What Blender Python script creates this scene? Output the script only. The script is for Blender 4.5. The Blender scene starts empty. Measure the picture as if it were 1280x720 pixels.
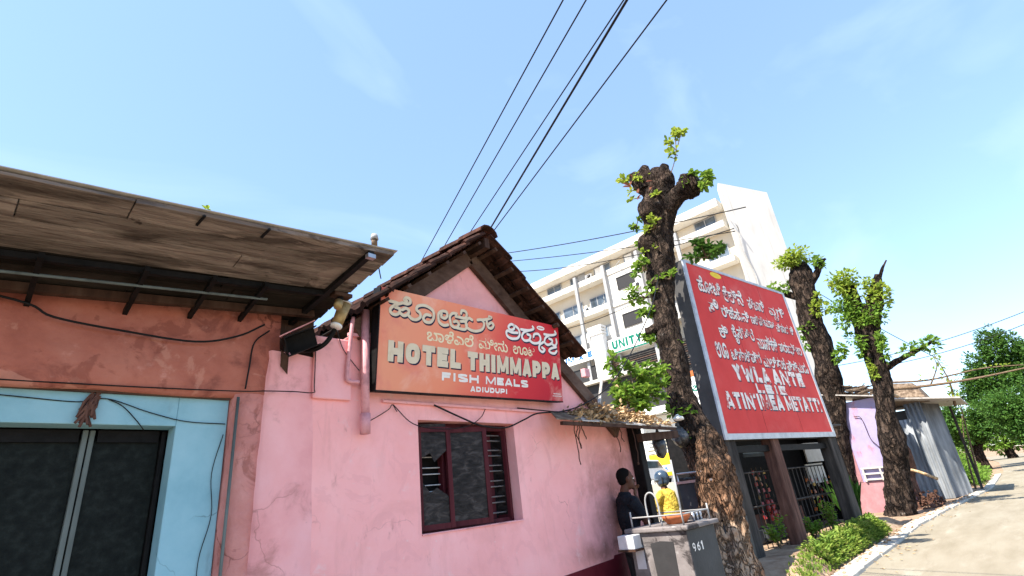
import bpy, math, random
from mathutils import Vector, Matrix, noise
random.seed(7)
V = Vector
sc = bpy.context.scene
COL = sc.collection
rad = math.radians

# ------------------------------------------------------------------ camera
cam = bpy.data.cameras.new('camera')
camo = bpy.data.objects.new('camera', cam)
COL.objects.link(camo)
cam.sensor_width = 36.0
cam.lens = 18.0
cam.clip_start = 0.05
cam.clip_end = 3000
camo.matrix_world = Matrix(((0.68534, -0.2134, -0.69625, 0.0),
                            (-0.72, -0.34181, -0.60396, -3.8),
                            (-0.1091, 0.91522, -0.38791, 1.55),
                            (0, 0, 0, 1)))
sc.camera = camo

# ------------------------------------------------------------------ sky, sun, exposure
SUN = V((-0.62, 0.07, 0.88)).normalized()
w = bpy.data.worlds.new('World')
sc.world = w
w.use_nodes = True
wn, wl = w.node_tree.nodes, w.node_tree.links
bg = wn['Background']
sky = wn.new('ShaderNodeTexSky')
sky.sky_type = 'NISHITA'
sky.sun_disc = False
sky.sun_elevation = math.asin(SUN.z)
sky.sun_rotation = math.atan2(SUN.x, SUN.y)
sky.altitude = 100
sky.air_density = 0.9
sky.dust_density = 0.25
sky.ozone_density = 2.0
# thin cirrus drawn over the whole sky
tc = wn.new('ShaderNodeTexCoord')
mp = wn.new('ShaderNodeMapping')
mp.inputs['Rotation'].default_value = (0.15, 0.35, 0.9)
mp.inputs['Scale'].default_value = (0.8, 3.2, 5.5)
wl.new(tc.outputs['Generated'], mp.inputs[0])
nz = wn.new('ShaderNodeTexNoise')
nz.inputs['Scale'].default_value = 1.3
nz.inputs['Detail'].default_value = 5
nz.inputs['Roughness'].default_value = 0.5
nz.inputs['Distortion'].default_value = 0.5
wl.new(mp.outputs[0], nz.inputs[0])
rp = wn.new('ShaderNodeValToRGB')
rp.color_ramp.elements[0].position = 0.5
rp.color_ramp.elements[0].color = (0, 0, 0, 1)
rp.color_ramp.elements[1].position = 0.8
rp.color_ramp.elements[1].color = (0.3, 0.3, 0.3, 1)
wl.new(nz.outputs['Fac'], rp.inputs[0])
mx = wn.new('ShaderNodeMix')
mx.data_type = 'RGBA'
wl.new(rp.outputs[0], mx.inputs['Factor'])
wl.new(sky.outputs[0], mx.inputs[6])
mx.inputs[7].default_value = (3.6, 4.2, 4.6, 1)
veil = wn.new('ShaderNodeMix')          # even summer haze over the whole sky
veil.data_type = 'RGBA'
veil.inputs['Factor'].default_value = 0.5
wl.new(mx.outputs[2], veil.inputs[6])
veil.inputs[7].default_value = (0.92, 1.42, 2.2, 1)
wl.new(veil.outputs[2], bg.inputs[0])
bg.inputs[1].default_value = 0.125

sl = bpy.data.lights.new('sun', 'SUN')
sl.energy = 3.5
sl.angle = rad(0.5)
sl.color = (1.0, 0.94, 0.84)
so = bpy.data.objects.new('sun', sl)
COL.objects.link(so)
so.rotation_euler = (-SUN).to_track_quat('-Z', 'Y').to_euler()
vs = sc.view_settings
vs.view_transform = 'Standard'
vs.look = 'None'
vs.exposure = 2.0
vs.gamma = 1.0
vs.use_curve_mapping = False
sc.cycles.max_bounces = 8

# ------------------------------------------------------------------ helpers
class MB:
    """collects faces; build() links them as one mesh object"""
    def __init__(s):
        s.v, s.f = [], []
    def add(s, vs_, fs):
        b = len(s.v)
        s.v += [tuple(p) for p in vs_]
        s.f += [tuple(i + b for i in f) for f in fs]
        return s
    def box(s, x0, x1, y0, y1, z0, z1):
        return s.add([(x0, y0, z0), (x1, y0, z0), (x1, y1, z0), (x0, y1, z0), (x0, y0, z1), (x1, y0, z1), (x1, y1, z1), (x0, y1, z1)],
                     [(0, 3, 2, 1), (4, 5, 6, 7), (0, 1, 5, 4), (1, 2, 6, 5), (2, 3, 7, 6), (3, 0, 4, 7)])
    def hexa(s, pts):
        return s.add(pts, [(0, 3, 2, 1), (4, 5, 6, 7), (0, 1, 5, 4), (1, 2, 6, 5), (2, 3, 7, 6), (3, 0, 4, 7)])
    def bar(s, a, b, wd, ht, up=(0, 0, 1)):
        a, b = V(a), V(b)
        d = (b - a).normalized()
        u = V(up)
        r = d.cross(u)
        if r.length < 1e-4:
            r = d.cross(V((1, 0, 0)))
        r.normalize()
        u = r.cross(d)
        r, u = r * wd / 2, u * ht / 2
        return s.hexa([a - r - u, a + r - u, b + r - u, b - r - u, a - r + u, a + r + u, b + r + u, b - r + u])
    def tube(s, pts, r, n=8, cap=True):
        pts = [V(p) for p in pts]
        if not isinstance(r, (list, tuple)):
            r = [r] * len(pts)
        base = len(s.v)
        ref = V((0.31, 0.27, 0.91))
        m = len(pts)
        for i, p in enumerate(pts):
            d = (pts[min(i + 1, m - 1)] - pts[max(i - 1, 0)]).normalized()
            a = d.cross(ref)
            if a.length < 0.05:
                a = d.cross(V((1, 0, 0)))
            a.normalize()
            b = d.cross(a)
            for k in range(n):
                t = 2 * math.pi * k / n
                s.v.append(tuple(p + (a * math.cos(t) + b * math.sin(t)) * r[i]))
        for i in range(m - 1):
            for k in range(n):
                k2 = (k + 1) % n
                s.f.append((base + i * n + k, base + i * n + k2, base + (i + 1) * n + k2, base + (i + 1) * n + k))
        if cap:
            s.f.append(tuple(base + k for k in reversed(range(n))))
            s.f.append(tuple(base + (m - 1) * n + k for k in range(n)))
        return s
    def ell(s, c, r, nu=14, nv=9, rot=None):
        c = V(c)
        base = len(s.v)
        P = [V((0, 0, -1))]
        for j in range(1, nv):
            ph = math.pi * j / nv - math.pi / 2
            for i in range(nu):
                th = 2 * math.pi * i / nu
                P.append(V((math.cos(ph) * math.cos(th), math.cos(ph) * math.sin(th), math.sin(ph))))
        P.append(V((0, 0, 1)))
        for p in P:
            q = V((p.x * r[0], p.y * r[1], p.z * r[2]))
            if rot is not None:
                q = rot @ q
            s.v.append(tuple(c + q))
        for i in range(nu):
            i2 = (i + 1) % nu
            s.f.append((base, base + 1 + i2, base + 1 + i))
            for j in range(nv - 2):
                a = base + 1 + j * nu
                s.f.append((a + i, a + i2, a + nu + i2, a + nu + i))
            t = base + 1 + (nv - 2) * nu
            s.f.append((t + i, t + i2, base + len(P) - 1))
        return s
    def prism(s, poly, o, eu, ev, en, d0, d1):
        """polygon in the (eu, ev) plane through o, pushed from d0 to d1 along en"""
        o, eu, ev, en = V(o), V(eu), V(ev), V(en)
        n = len(poly)
        P = [o + eu * a + ev * b + en * d0 for a, b in poly] + [o + eu * a + ev * b + en * d1 for a, b in poly]
        return s.add(P, [tuple(reversed(range(n))), tuple(range(n, 2 * n))] + [(i, (i + 1) % n, n + (i + 1) % n, n + i) for i in range(n)])
    def leaf(s, p, d, nrm, L, W, hexa=True):
        p, d = V(p), V(d).normalized()
        r = d.cross(V(nrm))
        if r.length < 1e-3:
            r = d.cross(V((1, 0, 0.3)))
        r.normalize()
        u = r.cross(d)
        if hexa:
            P = [p, p + d * L * .35 + r * W * .36 + u * W * .16, p + d * L * .72 + r * W * .5 + u * W * .15, p + d * L - u * L * .10,
                 p + d * L * .72 - r * W * .5 + u * W * .15, p + d * L * .35 - r * W * .36 + u * W * .16]
            return s.add(P, [(0, 1, 2, 3), (0, 3, 4, 5)])
        P = [p, p + d * L * .55 + r * W * .5 + u * W * .15, p + d * L, p + d * L * .55 - r * W * .5 + u * W * .15]
        return s.add(P, [(0, 1, 2), (0, 2, 3)])
    def build(s, name, mat, parent=None, smooth=False, bevel=0, label=None, kind=None):
        off = parent_loc(parent)
        me = bpy.data.meshes.new(name)
        me.from_pydata([(a - off.x, b - off.y, c - off.z) for a, b, c in s.v], [], s.f)
        me.update()
        if smooth:
            me.polygons.foreach_set('use_smooth', [True] * len(me.polygons))
        me.materials.append(mat)
        o = bpy.data.objects.new(name, me)
        COL.objects.link(o)
        o.parent = parent
        if bevel:
            m = o.modifiers.new('bevel', 'BEVEL')
            m.width = bevel
            m.segments = 2
            m.limit_method = 'ANGLE'
        if label:
            o['label'] = label
        if kind:
            o['kind'] = kind
        return o

def parent_loc(p):
    l = V((0, 0, 0))
    while p is not None:
        l = l + p.location
        p = p.parent
    return l

def thing(name, label, cat, loc=(0, 0, 0), group=None):
    o = bpy.data.objects.new(name, None)
    COL.objects.link(o)
    o.location = loc
    o.empty_display_size = .1
    return tag(o, label, cat, group)

def tag(o, label, cat, group=None):
    o['label'] = label
    o['category'] = cat
    if group:
        o['group'] = group
    return o

def struct(o):
    o['kind'] = 'structure'
    return o

def copy_tree(o, parent=None):
    c = o.copy()
    COL.objects.link(c)
    c.parent = parent
    for ch in list(o.children):
        copy_tree(ch, c)
    return c

def remesh(o, vox, smooth=4):
    m = o.modifiers.new('r', 'REMESH')
    m.mode = 'VOXEL'
    m.voxel_size = vox
    m.use_smooth_shade = True
    if smooth:
        m = o.modifiers.new('s', 'SMOOTH')
        m.iterations = smooth
        m.factor = .5
    return o

def crom(pts, n=6):
    """Catmull-Rom resampling of a list of tuples"""
    P = [V(p) for p in pts]
    P = [P[0] * 2 - P[1]] + P + [P[-1] * 2 - P[-2]]
    out = []
    for i in range(1, len(P) - 2):
        a, b, c, d = P[i - 1:i + 3]
        for k in range(n):
            t = k / n
            out.append(.5 * ((2 * b) + (c - a) * t + (2 * a - 5 * b + 4 * c - d) * t * t + (3 * b - a - 3 * c + d) * t ** 3))
    out.append(P[-2])
    return out

def sag(a, b, s, n=16):
    a, b = V(a), V(b)
    return [a.lerp(b, i / n) - V((0, 0, s * 4 * (i / n) * (1 - i / n))) for i in range(n + 1)]

def rnd(a, b):
    return random.uniform(a, b)

# ------------------------------------------------------------------ materials
def pm(name, cols, scale=4, rough=.8, bump=.25, bscale=40, stretch=(1, 1, 1), rand=0, metal=0, detail=6, dist=.01, lo=.3, hi=.7, spec=.12, trans=0, distort=0):
    m = bpy.data.materials.new(name)
    m.use_nodes = True
    nt = m.node_tree
    N, L = nt.nodes, nt.links
    p = N['Principled BSDF']
    p.inputs['Roughness'].default_value = rough
    p.inputs['Metallic'].default_value = metal
    p.inputs['Specular IOR Level'].default_value = spec
    t = N.new('ShaderNodeTexCoord')
    mp = N.new('ShaderNodeMapping')
    mp.inputs['Scale'].default_value = stretch
    L.new(t.outputs['Object'], mp.inputs[0])
    n = N.new('ShaderNodeTexNoise')
    n.inputs['Scale'].default_value = scale
    n.inputs['Detail'].default_value = detail
    n.inputs['Roughness'].default_value = .62
    n.inputs['Distortion'].default_value = distort
    L.new(mp.outputs[0], n.inputs[0])
    r = N.new('ShaderNodeValToRGB')
    el = r.color_ramp.elements
    k = len(cols)
    while len(el) < k:
        el.new(.5)
    for i, c in enumerate(cols):
        el[i].position = lo + (hi - lo) * i / max(1, k - 1)
        el[i].color = (*c, 1)
    L.new(n.outputs['Fac'], r.inputs[0])
    out = r.outputs[0]
    if rand:
        oi = N.new('ShaderNodeObjectInfo')
        mr = N.new('ShaderNodeMapRange')
        mr.inputs[3].default_value = 1 - rand
        mr.inputs[4].default_value = 1 + rand
        L.new(oi.outputs['Random'], mr.inputs[0])
        mm = N.new('ShaderNodeVectorMath')
        mm.operation = 'SCALE'
        L.new(out, mm.inputs[0])
        L.new(mr.outputs[0], mm.inputs['Scale'])
        out = mm.outputs[0]
    L.new(out, p.inputs['Base Color'])
    if bump:
        n2 = N.new('ShaderNodeTexNoise')
        n2.inputs['Scale'].default_value = bscale
        n2.inputs['Detail'].default_value = 5
        L.new(mp.outputs[0], n2.inputs[0])
        b = N.new('ShaderNodeBump')
        b.inputs['Strength'].default_value = bump
        b.inputs['Distance'].default_value = dist
        L.new(n2.outputs['Fac'], b.inputs['Height'])
        L.new(b.outputs[0], p.inputs['Normal'])
    if trans:
        tr = N.new('ShaderNodeBsdfTranslucent')
        hs = N.new('ShaderNodeHueSaturation')
        hs.inputs['Value'].default_value = 1.5
        hs.inputs['Hue'].default_value = .485
        L.new(out, hs.inputs['Color'])
        L.new(hs.outputs[0], tr.inputs[0])
        ms = N.new('ShaderNodeMixShader')
        ms.inputs[0].default_value = trans
        L.new(p.outputs[0], ms.inputs[1])
        L.new(tr.outputs[0], ms.inputs[2])
        L.new(ms.outputs[0], N['Material Output'].inputs[0])
    return m

def blotch(m, col, scale, lo, hi, pos=None, size=None, amount=1.0, stretch=(1, 1, 1), dist=0):
    """stains over a material made by pm(): noise-shaped, optionally gathered round a spot (object coords)"""
    nt = m.node_tree
    N, L = nt.nodes, nt.links
    p = N['Principled BSDF']
    src = p.inputs['Base Color'].links[0].from_socket
    t = N.new('ShaderNodeTexCoord')
    mp = N.new('ShaderNodeMapping')
    mp.inputs['Scale'].default_value = stretch
    mp.inputs['Location'].default_value = (rnd(0, 9), rnd(0, 9), rnd(0, 9))
    L.new(t.outputs['Object'], mp.inputs[0])
    n = N.new('ShaderNodeTexNoise')
    n.inputs['Scale'].default_value = scale
    n.inputs['Detail'].default_value = 7
    n.inputs['Roughness'].default_value = .65
    n.inputs['Distortion'].default_value = dist
    L.new(mp.outputs[0], n.inputs[0])
    mr = N.new('ShaderNodeMapRange')
    mr.interpolation_type = 'SMOOTHSTEP'
    mr.inputs[1].default_value = lo
    mr.inputs[2].default_value = hi
    mr.inputs[4].default_value = amount
    fac = n.outputs['Fac']
    if pos is not None:
        m2 = N.new('ShaderNodeMapping')
        m2.vector_type = 'TEXTURE'
        m2.inputs['Location'].default_value = pos
        m2.inputs['Scale'].default_value = size
        L.new(t.outputs['Object'], m2.inputs[0])
        ln = N.new('ShaderNodeVectorMath')
        ln.operation = 'LENGTH'
        L.new(m2.outputs[0], ln.inputs[0])
        su = N.new('ShaderNodeMath')
        su.operation = 'MULTIPLY_ADD'
        L.new(ln.outputs['Value'], su.inputs[0])
        su.inputs[1].default_value = -.55
        L.new(fac, su.inputs[2])
        fac = su.outputs[0]
    L.new(fac, mr.inputs[0])
    mx = N.new('ShaderNodeMix')
    mx.data_type = 'RGBA'
    L.new(mr.outputs[0], mx.inputs['Factor'])
    L.new(src, mx.inputs[6])
    mx.inputs[7].default_value = (*col, 1)
    L.new(mx.outputs[2], p.inputs['Base Color'])
    return m

def cracks(m, col, scale, width=.012, amount=.7):
    """thin broken crack lines"""
    nt = m.node_tree
    N, L = nt.nodes, nt.links
    p = N['Principled BSDF']
    src = p.inputs['Base Color'].links[0].from_socket
    t = N.new('ShaderNodeTexCoord')
    nn = N.new('ShaderNodeTexNoise')
    nn.inputs['Scale'].default_value = 2.5
    nn.inputs['Detail'].default_value = 5
    L.new(t.outputs['Object'], nn.inputs[0])
    mxv = N.new('ShaderNodeMix')
    mxv.data_type = 'VECTOR'
    mxv.inputs['Factor'].default_value = .35
    L.new(t.outputs['Object'], mxv.inputs[4])
    L.new(nn.outputs['Color'], mxv.inputs[5])
    vo = N.new('ShaderNodeTexVoronoi')
    vo.feature = 'DISTANCE_TO_EDGE'
    vo.inputs['Scale'].default_value = scale
    L.new(mxv.outputs[1], vo.inputs[0])
    mr = N.new('ShaderNodeMapRange')
    mr.inputs[1].default_value = width
    mr.inputs[2].default_value = 0
    mr.inputs[3].default_value = 0
    mr.inputs[4].default_value = amount
    L.new(vo.outputs['Distance'], mr.inputs[0])
    n2 = N.new('ShaderNodeTexNoise')
    n2.inputs['Scale'].default_value = 1.7
    L.new(t.outputs['Object'], n2.inputs[0])
    m2 = N.new('ShaderNodeMapRange')
    m2.inputs[1].default_value = .52
    m2.inputs[2].default_value = .62
    L.new(n2.outputs['Fac'], m2.inputs[0])
    mu = N.new('ShaderNodeMath')
    mu.operation = 'MULTIPLY'
    L.new(mr.outputs[0], mu.inputs[0])
    L.new(m2.outputs[0], mu.inputs[1])
    mx = N.new('ShaderNodeMix')
    mx.data_type = 'RGBA'
    L.new(mu.outputs[0], mx.inputs['Factor'])
    L.new(src, mx.inputs[6])
    mx.inputs[7].default_value = (*col, 1)
    L.new(mx.outputs[2], p.inputs['Base Color'])
    return m

def flat(name, c, rough=.6, metal=0, var=.12, scale=8, bump=.1, spec=.12):
    a = tuple(x * (1 - var) for x in c)
    b = tuple(min(1, x * (1 + var)) for x in c)
    return pm(name, [a, c, b], scale, rough, bump, 60, metal=metal, spec=spec)

M = {}
M['pink'] = pm('pink_plaster', [(.86, .385, .37), (.92, .44, .43), (.94, .50, .49)], 1.3, .85, .5, 11, dist=.016)
M['pink2'] = pm('pink_plaster_plain', [(.76, .33, .33), (.84, .40, .40), (.88, .46, .47)], 2, .85, .35, 22, dist=.012)
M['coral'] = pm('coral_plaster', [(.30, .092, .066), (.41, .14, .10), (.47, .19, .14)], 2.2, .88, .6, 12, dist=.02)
M['salmon'] = pm('salmon_plaster', [(.42, .17, .15), (.55, .235, .21), (.62, .30, .27)], 3, .88, .7, 14, dist=.025)
M['blue'] = pm('blue_paint', [(.20, .40, .48), (.26, .48, .56), (.31, .53, .61)], 2.5, .6, .2, 25)
M['maroon'] = pm('maroon_paint', [(.10, .012, .02), (.15, .02, .03)], 5, .6, .2, 30)
M['wood_dark'] = pm('dark_wood', [(.03, .016, .012), (.06, .032, .022), (.09, .055, .04)], 9, .8, .4, 60, stretch=(1, 1, .15))
M['wood_board'] = pm('barge_wood', [(.05, .028, .02), (.10, .06, .045), (.15, .10, .075)], 7, .85, .4, 50, stretch=(.5, 1, 1))
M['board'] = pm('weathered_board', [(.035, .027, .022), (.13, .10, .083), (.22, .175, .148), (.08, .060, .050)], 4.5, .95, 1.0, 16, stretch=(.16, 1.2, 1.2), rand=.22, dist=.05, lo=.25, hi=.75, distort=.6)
M['board_dark'] = pm('dark_board', [(.006, .005, .004), (.018, .014, .011), (.045, .036, .03)], 4, .92, .7, 14, stretch=(.3, 1, 1), rand=.3)  # near-black boards; on the rear canopy the shade is painted into this colour
M['tin'] = pm('aged_tin', [(.25, .22, .19), (.42, .38, .34), (.5, .46, .42)], 6, .55, .2, 30, metal=.3)
M['black'] = pm('black_steel', [(.004, .004, .004), (.012, .011, .011)], 12, .6, .2, 60)
M['tile'] = pm('terracotta_tile', [(.010, .007, .006), (.038, .017, .012), (.075, .031, .021)], 9, .9, .5, 40, rand=.5)
M['mw'] = pm('maroon_wood', [(.040, .008, .011), (.075, .013, .018), (.10, .022, .026)], 9, .55, .3, 50, stretch=(1, 1, .2))
M['bar'] = pm('steel_bar', [(.35, .33, .33), (.6, .58, .57)], 20, .35, .1, 60, metal=.6)
M['pane'] = pm('frosted_pane', [(.006, .005, .005), (.028, .023, .022), (.075, .064, .060)], 9, .4, .5, 30, stretch=(1, 1, 2.4), detail=3, spec=.15, distort=.8, lo=.32, hi=.72)
M['dark'] = flat('dark_interior', (.012, .011, .011), .9)
M['mesh'] = pm('dark_mesh_panel', [(.004, .006, .006), (.009, .012, .011), (.018, .023, .021)], 22, .7, .3, 120)
M['greyp'] = pm('grey_stile', [(.08, .095, .09), (.16, .185, .175)], 10, .6, .3, 60, stretch=(1, 1, .2))
M['pipe'] = pm('pink_pipe', [(.50, .22, .24), (.66, .32, .34), (.42, .2, .22)], 9, .5, .15, 50)
M['cable'] = flat('black_cable', (.012, .012, .013), .5)
M['brass'] = pm('aged_brass', [(.22, .15, .06), (.48, .36, .18)], 18, .45, .2, 60, metal=.3)
M['white'] = pm('white_paint', [(.70, .69, .66), (.80, .79, .77)], 3, .7, .1, 30)
M['cream'] = pm('cream_render', [(.50, .44, .34), (.57, .51, .41)], .6, .85, .15, 8)
M['wrender'] = pm('white_render', [(.60, .575, .52), (.68, .655, .60)], .35, .85, .15, 5)
M['glass'] = pm('window_glass', [(.03, .04, .05), (.12, .15, .18)], .8, .12, 0, spec=.6)
M['gdark'] = flat('dark_grille', (.035, .034, .035), .6)
M['grey'] = pm('grey_paint', [(.25, .25, .25), (.35, .35, .35)], 4, .6, .1, 30)
M['concrete'] = pm('concrete', [(.195, .168, .122), (.23, .20, .15), (.255, .228, .175)], 1.4, .92, .5, 25, stretch=(.35, 1.6, 1), dist=.012)
M['edge'] = pm('pale_concrete', [(.36, .33, .28), (.48, .45, .40)], 3, .9, .4, 25)
M['dirt'] = pm('dirt', [(.16, .10, .065), (.28, .19, .125), (.36, .27, .19)], 3, .95, .8, 18, dist=.03)
M['sand'] = pm('pale_street', [(.26, .22, .165), (.34, .29, .23)], 1.2, .95, .4, 12)
M['bark'] = pm('bark', [(.010, .007, .006), (.042, .028, .021), (.12, .084, .060)], 9, .95, 1.0, 28, stretch=(1, 1, .45), dist=.05, lo=.32, hi=.72)
M['bark_bare'] = pm('bare_bark', [(.10, .05, .028), (.24, .125, .07), (.42, .27, .17)], 7, .9, 1.0, 25, stretch=(1, 1, .5), dist=.04)
M['leaf'] = pm('leaf', [(.06, .13, .018), (.12, .22, .03), (.20, .30, .045)], 6, .5, 0, trans=.4)
M['leaf_dark'] = pm('leaf_dark', [(.025, .065, .014), (.05, .12, .02), (.09, .17, .03)], 3, .5, 0, trans=.3)
M['leaf_yellow'] = pm('leaf_yellow', [(.12, .19, .022), (.20, .28, .036), (.27, .30, .055)], 6, .5, 0, trans=.45)
M['leaf_dry'] = pm('dry_leaf', [(.20, .11, .05), (.42, .28, .15), (.60, .46, .30)], 20, .9, .3, 40)
M['fern'] = pm('red_fern', [(.12, .04, .025), (.22, .09, .05)], 8, .7, 0, trans=.3)
M['grass'] = pm('grass', [(.035, .075, .012), (.11, .19, .028), (.22, .30, .055), (.30, .28, .10)], 6, .6, 0, trans=.35)
M['twig'] = pm('twig', [(.07, .045, .03), (.20, .14, .09)], 20, .9, .3, 60)
M['signbox'] = pm('grey_sheet_side', [(.045, .043, .042), (.075, .072, .07)], 3, .6, .15, 30)
M['red2'] = pm('red_panel', [(.53, .045, .042), (.60, .055, .05), (.63, .075, .068)], 1.2, .65, .05, 20)
M['red_seam'] = flat('dark_red_seam', (.25, .02, .02), .7)
M['trim'] = pm('aluminium_trim', [(.30, .31, .33), (.44, .45, .47), (.5, .51, .53)], 6, .4, .1, 30, metal=.3)
M['post'] = pm('dark_post', [(.018, .016, .015), (.05, .044, .04), (.10, .085, .075)], 7, .85, .6, 40, stretch=(1, 1, .15))
M['post_b'] = pm('brown_post', [(.035, .02, .016), (.11, .055, .042), (.2, .11, .085)], 7, .85, .6, 40, stretch=(1, 1, .15))
M['lilac'] = pm('lilac_paint', [(.26, .22, .36), (.33, .29, .43)], 2, .8, .2, 20)
M['earth'] = pm('rooty_earth', [(.03, .017, .012), (.10, .05, .034), (.19, .10, .07)], 5, .95, 1.0, 16, dist=.06)
M['rosepl'] = pm('rose_plaster', [(.28, .13, .14), (.38, .2, .21)], 3, .85, .4, 20)
M['asb'] = pm('grey_sheet', [(.09, .097, .105), (.17, .182, .195), (.25, .262, .275)], 3, .7, .3, 30, stretch=(1, 1, .25))
M['brick'] = pm('old_brick', [(.10, .04, .028), (.22, .09, .06), (.30, .16, .11)], 6, .95, .6, 40, rand=.35)
M['skin'] = pm('brown_skin', [(.07, .03, .019), (.11, .05, .032)], 6, .55, .1, 80)
M['hair'] = flat('black_hair', (.008, .007, .007), .9, spec=.02, bump=.5)
M['shirt'] = pm('dark_shirt', [(.006, .007, .010), (.016, .018, .023)], 9, .95, 1.0, 20, dist=.03)
M['yellow'] = pm('yellow_shirt', [(.38, .26, .03), (.50, .36, .055), (.58, .43, .08)], 7, .9, 1.0, 22, dist=.04)
M['helmet'] = pm('blue_helmet', [(.025, .045, .075), (.045, .07, .105)], 4, .25, 0, spec=.6)
M['counter'] = pm('greyish_counter', [(.10, .088, .085), (.17, .15, .145), (.23, .205, .20)], 3.5, .75, .3, 30)
M['cside'] = pm('dark_counter_side', [(.03, .034, .038), (.055, .06, .066)], 4, .5, .2, 30)
M['steel'] = pm('stainless', [(.35, .35, .36), (.55, .55, .56)], 14, .3, .1, 50, metal=.8)
M['terra'] = pm('terracotta_bowl', [(.40, .12, .05), (.52, .18, .08)], 10, .7, .2, 50)
M['tyellow'] = pm('truck_yellow', [(.72, .40, .02), (.80, .47, .03)], 3, .45, .05, 20)
M['twhite'] = pm('truck_cream', [(.66, .60, .48), (.75, .70, .58)], 2, .6, .1, 20)
M['redl'] = flat('red_lens', (.55, .03, .03), .3)
M['rubber'] = flat('rubber', (.02, .02, .021), .8)
M['bluep'] = flat('blue_plate', (.05, .12, .4), .5)
M['bag'] = pm('black_plastic', [(.012, .012, .013), (.04, .04, .042)], 8, .3, .9, 18, dist=.03, spec=.6)
M['green_let'] = flat('green_letter', (.006, .13, .09), .5)
M['blue_let'] = flat('blue_letter', (.02, .12, .36), .5)
M['navy'] = flat('navy_shadow', (.018, .018, .045), .5)
M['cream_let'] = pm('cream_letter', [(.56, .47, .33), (.66, .57, .42), (.60, .52, .38)], 8, .6, 0)
M['white_let'] = pm('white_letter', [(.72, .68, .62), (.80, .78, .74)], 9, .6, 0)
M['row2_let'] = pm('pale_letter', [(.72, .60, .36), (.80, .68, .48)], 8, .6, 0)
M['yel_oval'] = flat('yellow_oval', (.75, .56, .04), .5)
M['sticker'] = flat('white_sticker', (.5, .5, .51), .5)
M['purple'] = flat('purple_dot', (.12, .05, .35), .5)
M['tarp'] = pm('brown_thatch', [(.05, .035, .025), (.14, .10, .07), (.26, .20, .15)], 9, .95, .6, 40)
for nm, c in (('pk_red', (.30, .022, .018)), ('pk_orange', (.40, .10, .016)), ('pk_yellow', (.36, .22, .03)), ('pk_white', (.28, .25, .22))):
    M[nm] = flat(nm, c, .35, spec=.5)

def barkify(m, scale, zs, depth, dark, amt=1.):
    """plates of bark parted by deep cracks"""
    nt = m.node_tree
    N, L = nt.nodes, nt.links
    p = N['Principled BSDF']
    src = p.inputs['Base Color'].links[0].from_socket
    t = N.new('ShaderNodeTexCoord')
    mp = N.new('ShaderNodeMapping')
    mp.inputs['Scale'].default_value = (1, 1, zs)
    L.new(t.outputs['Object'], mp.inputs[0])
    nn = N.new('ShaderNodeTexNoise')
    nn.inputs['Scale'].default_value = 5
    nn.inputs['Detail'].default_value = 6
    L.new(mp.outputs[0], nn.inputs[0])
    mv = N.new('ShaderNodeMix')
    mv.data_type = 'VECTOR'
    mv.inputs['Factor'].default_value = .3
    L.new(mp.outputs[0], mv.inputs[4])
    L.new(nn.outputs['Color'], mv.inputs[5])
    vo = N.new('ShaderNodeTexVoronoi')
    vo.feature = 'DISTANCE_TO_EDGE'
    vo.inputs['Scale'].default_value = scale
    L.new(mv.outputs[1], vo.inputs[0])
    mr = N.new('ShaderNodeMapRange')
    mr.inputs[1].default_value = .0
    mr.inputs[2].default_value = .16
    L.new(vo.outputs['Distance'], mr.inputs[0])
    mx = N.new('ShaderNodeMix')
    mx.data_type = 'RGBA'
    mc = N.new('ShaderNodeMapRange')
    mc.inputs[3].default_value = 1 - amt
    L.new(mr.outputs[0], mc.inputs[0])
    L.new(mc.outputs[0], mx.inputs['Factor'])
    mx.inputs[6].default_value = (*dark, 1)
    L.new(src, mx.inputs[7])
    L.new(mx.outputs[2], p.inputs['Base Color'])
    b2 = N.new('ShaderNodeBump')
    b2.inputs['Strength'].default_value = 1
    b2.inputs['Distance'].default_value = depth
    L.new(mr.outputs[0], b2.inputs['Height'])
    old = p.inputs['Normal'].links[0].from_socket
    L.new(old, b2.inputs['Normal'])
    L.new(b2.outputs[0], p.inputs['Normal'])
    return m

# stains; the first two also paint in shade under the awning (object coords; the hotel stands at (3.7, 0, 0))
blotch(M['pink'], (.24, .095, .065), 1.5, .0, .50, (2.25, 0, 1.5), (1.0, 1, 1.15), .85, dist=.6)  # smoke stain, made wider and stronger to stand in for awning shade
blotch(M['pink'], (.07, .03, .025), 2.0, .05, .45, (2.3, 0, 1.2), (.5, 1, .75), .85, dist=.5)  # darker middle of that stain, shade painted in with the smoke
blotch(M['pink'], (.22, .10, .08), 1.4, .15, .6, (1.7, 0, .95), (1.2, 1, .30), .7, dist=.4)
blotch(M['pink'], (.60, .27, .26), 2.6, .58, .74, amount=.45, stretch=(1, 1, .5), dist=.5)
blotch(M['pink'], (.84, .56, .56), 5, .60, .74, amount=.6, dist=.4)
blotch(M['pink'], (.30, .13, .11), 9, .62, .74, amount=.5, stretch=(1, 1, .35))
blotch(M['pink'], (.78, .36, .36), 3.2, .56, .60, amount=.35, dist=1.2)
blotch(M['pink'], (.74, .34, .32), 1.1, .52, .66, amount=.4, dist=1.0)
blotch(M['pink'], (.86, .60, .58), 14, .66, .70, amount=.5, dist=.3)
blotch(M['pink'], (.36, .16, .13), 3, .52, .66, amount=.12, stretch=(2.2, 1, .3), dist=.6)
cracks(M['pink'], (.30, .13, .11), 1.3, .006, .5)
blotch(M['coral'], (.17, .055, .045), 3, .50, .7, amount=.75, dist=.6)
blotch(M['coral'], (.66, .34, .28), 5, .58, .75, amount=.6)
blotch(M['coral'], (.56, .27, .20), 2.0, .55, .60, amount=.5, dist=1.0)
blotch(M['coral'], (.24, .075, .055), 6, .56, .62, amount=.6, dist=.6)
cracks(M['coral'], (.09, .03, .025), 1.8, .009, .8)
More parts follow.
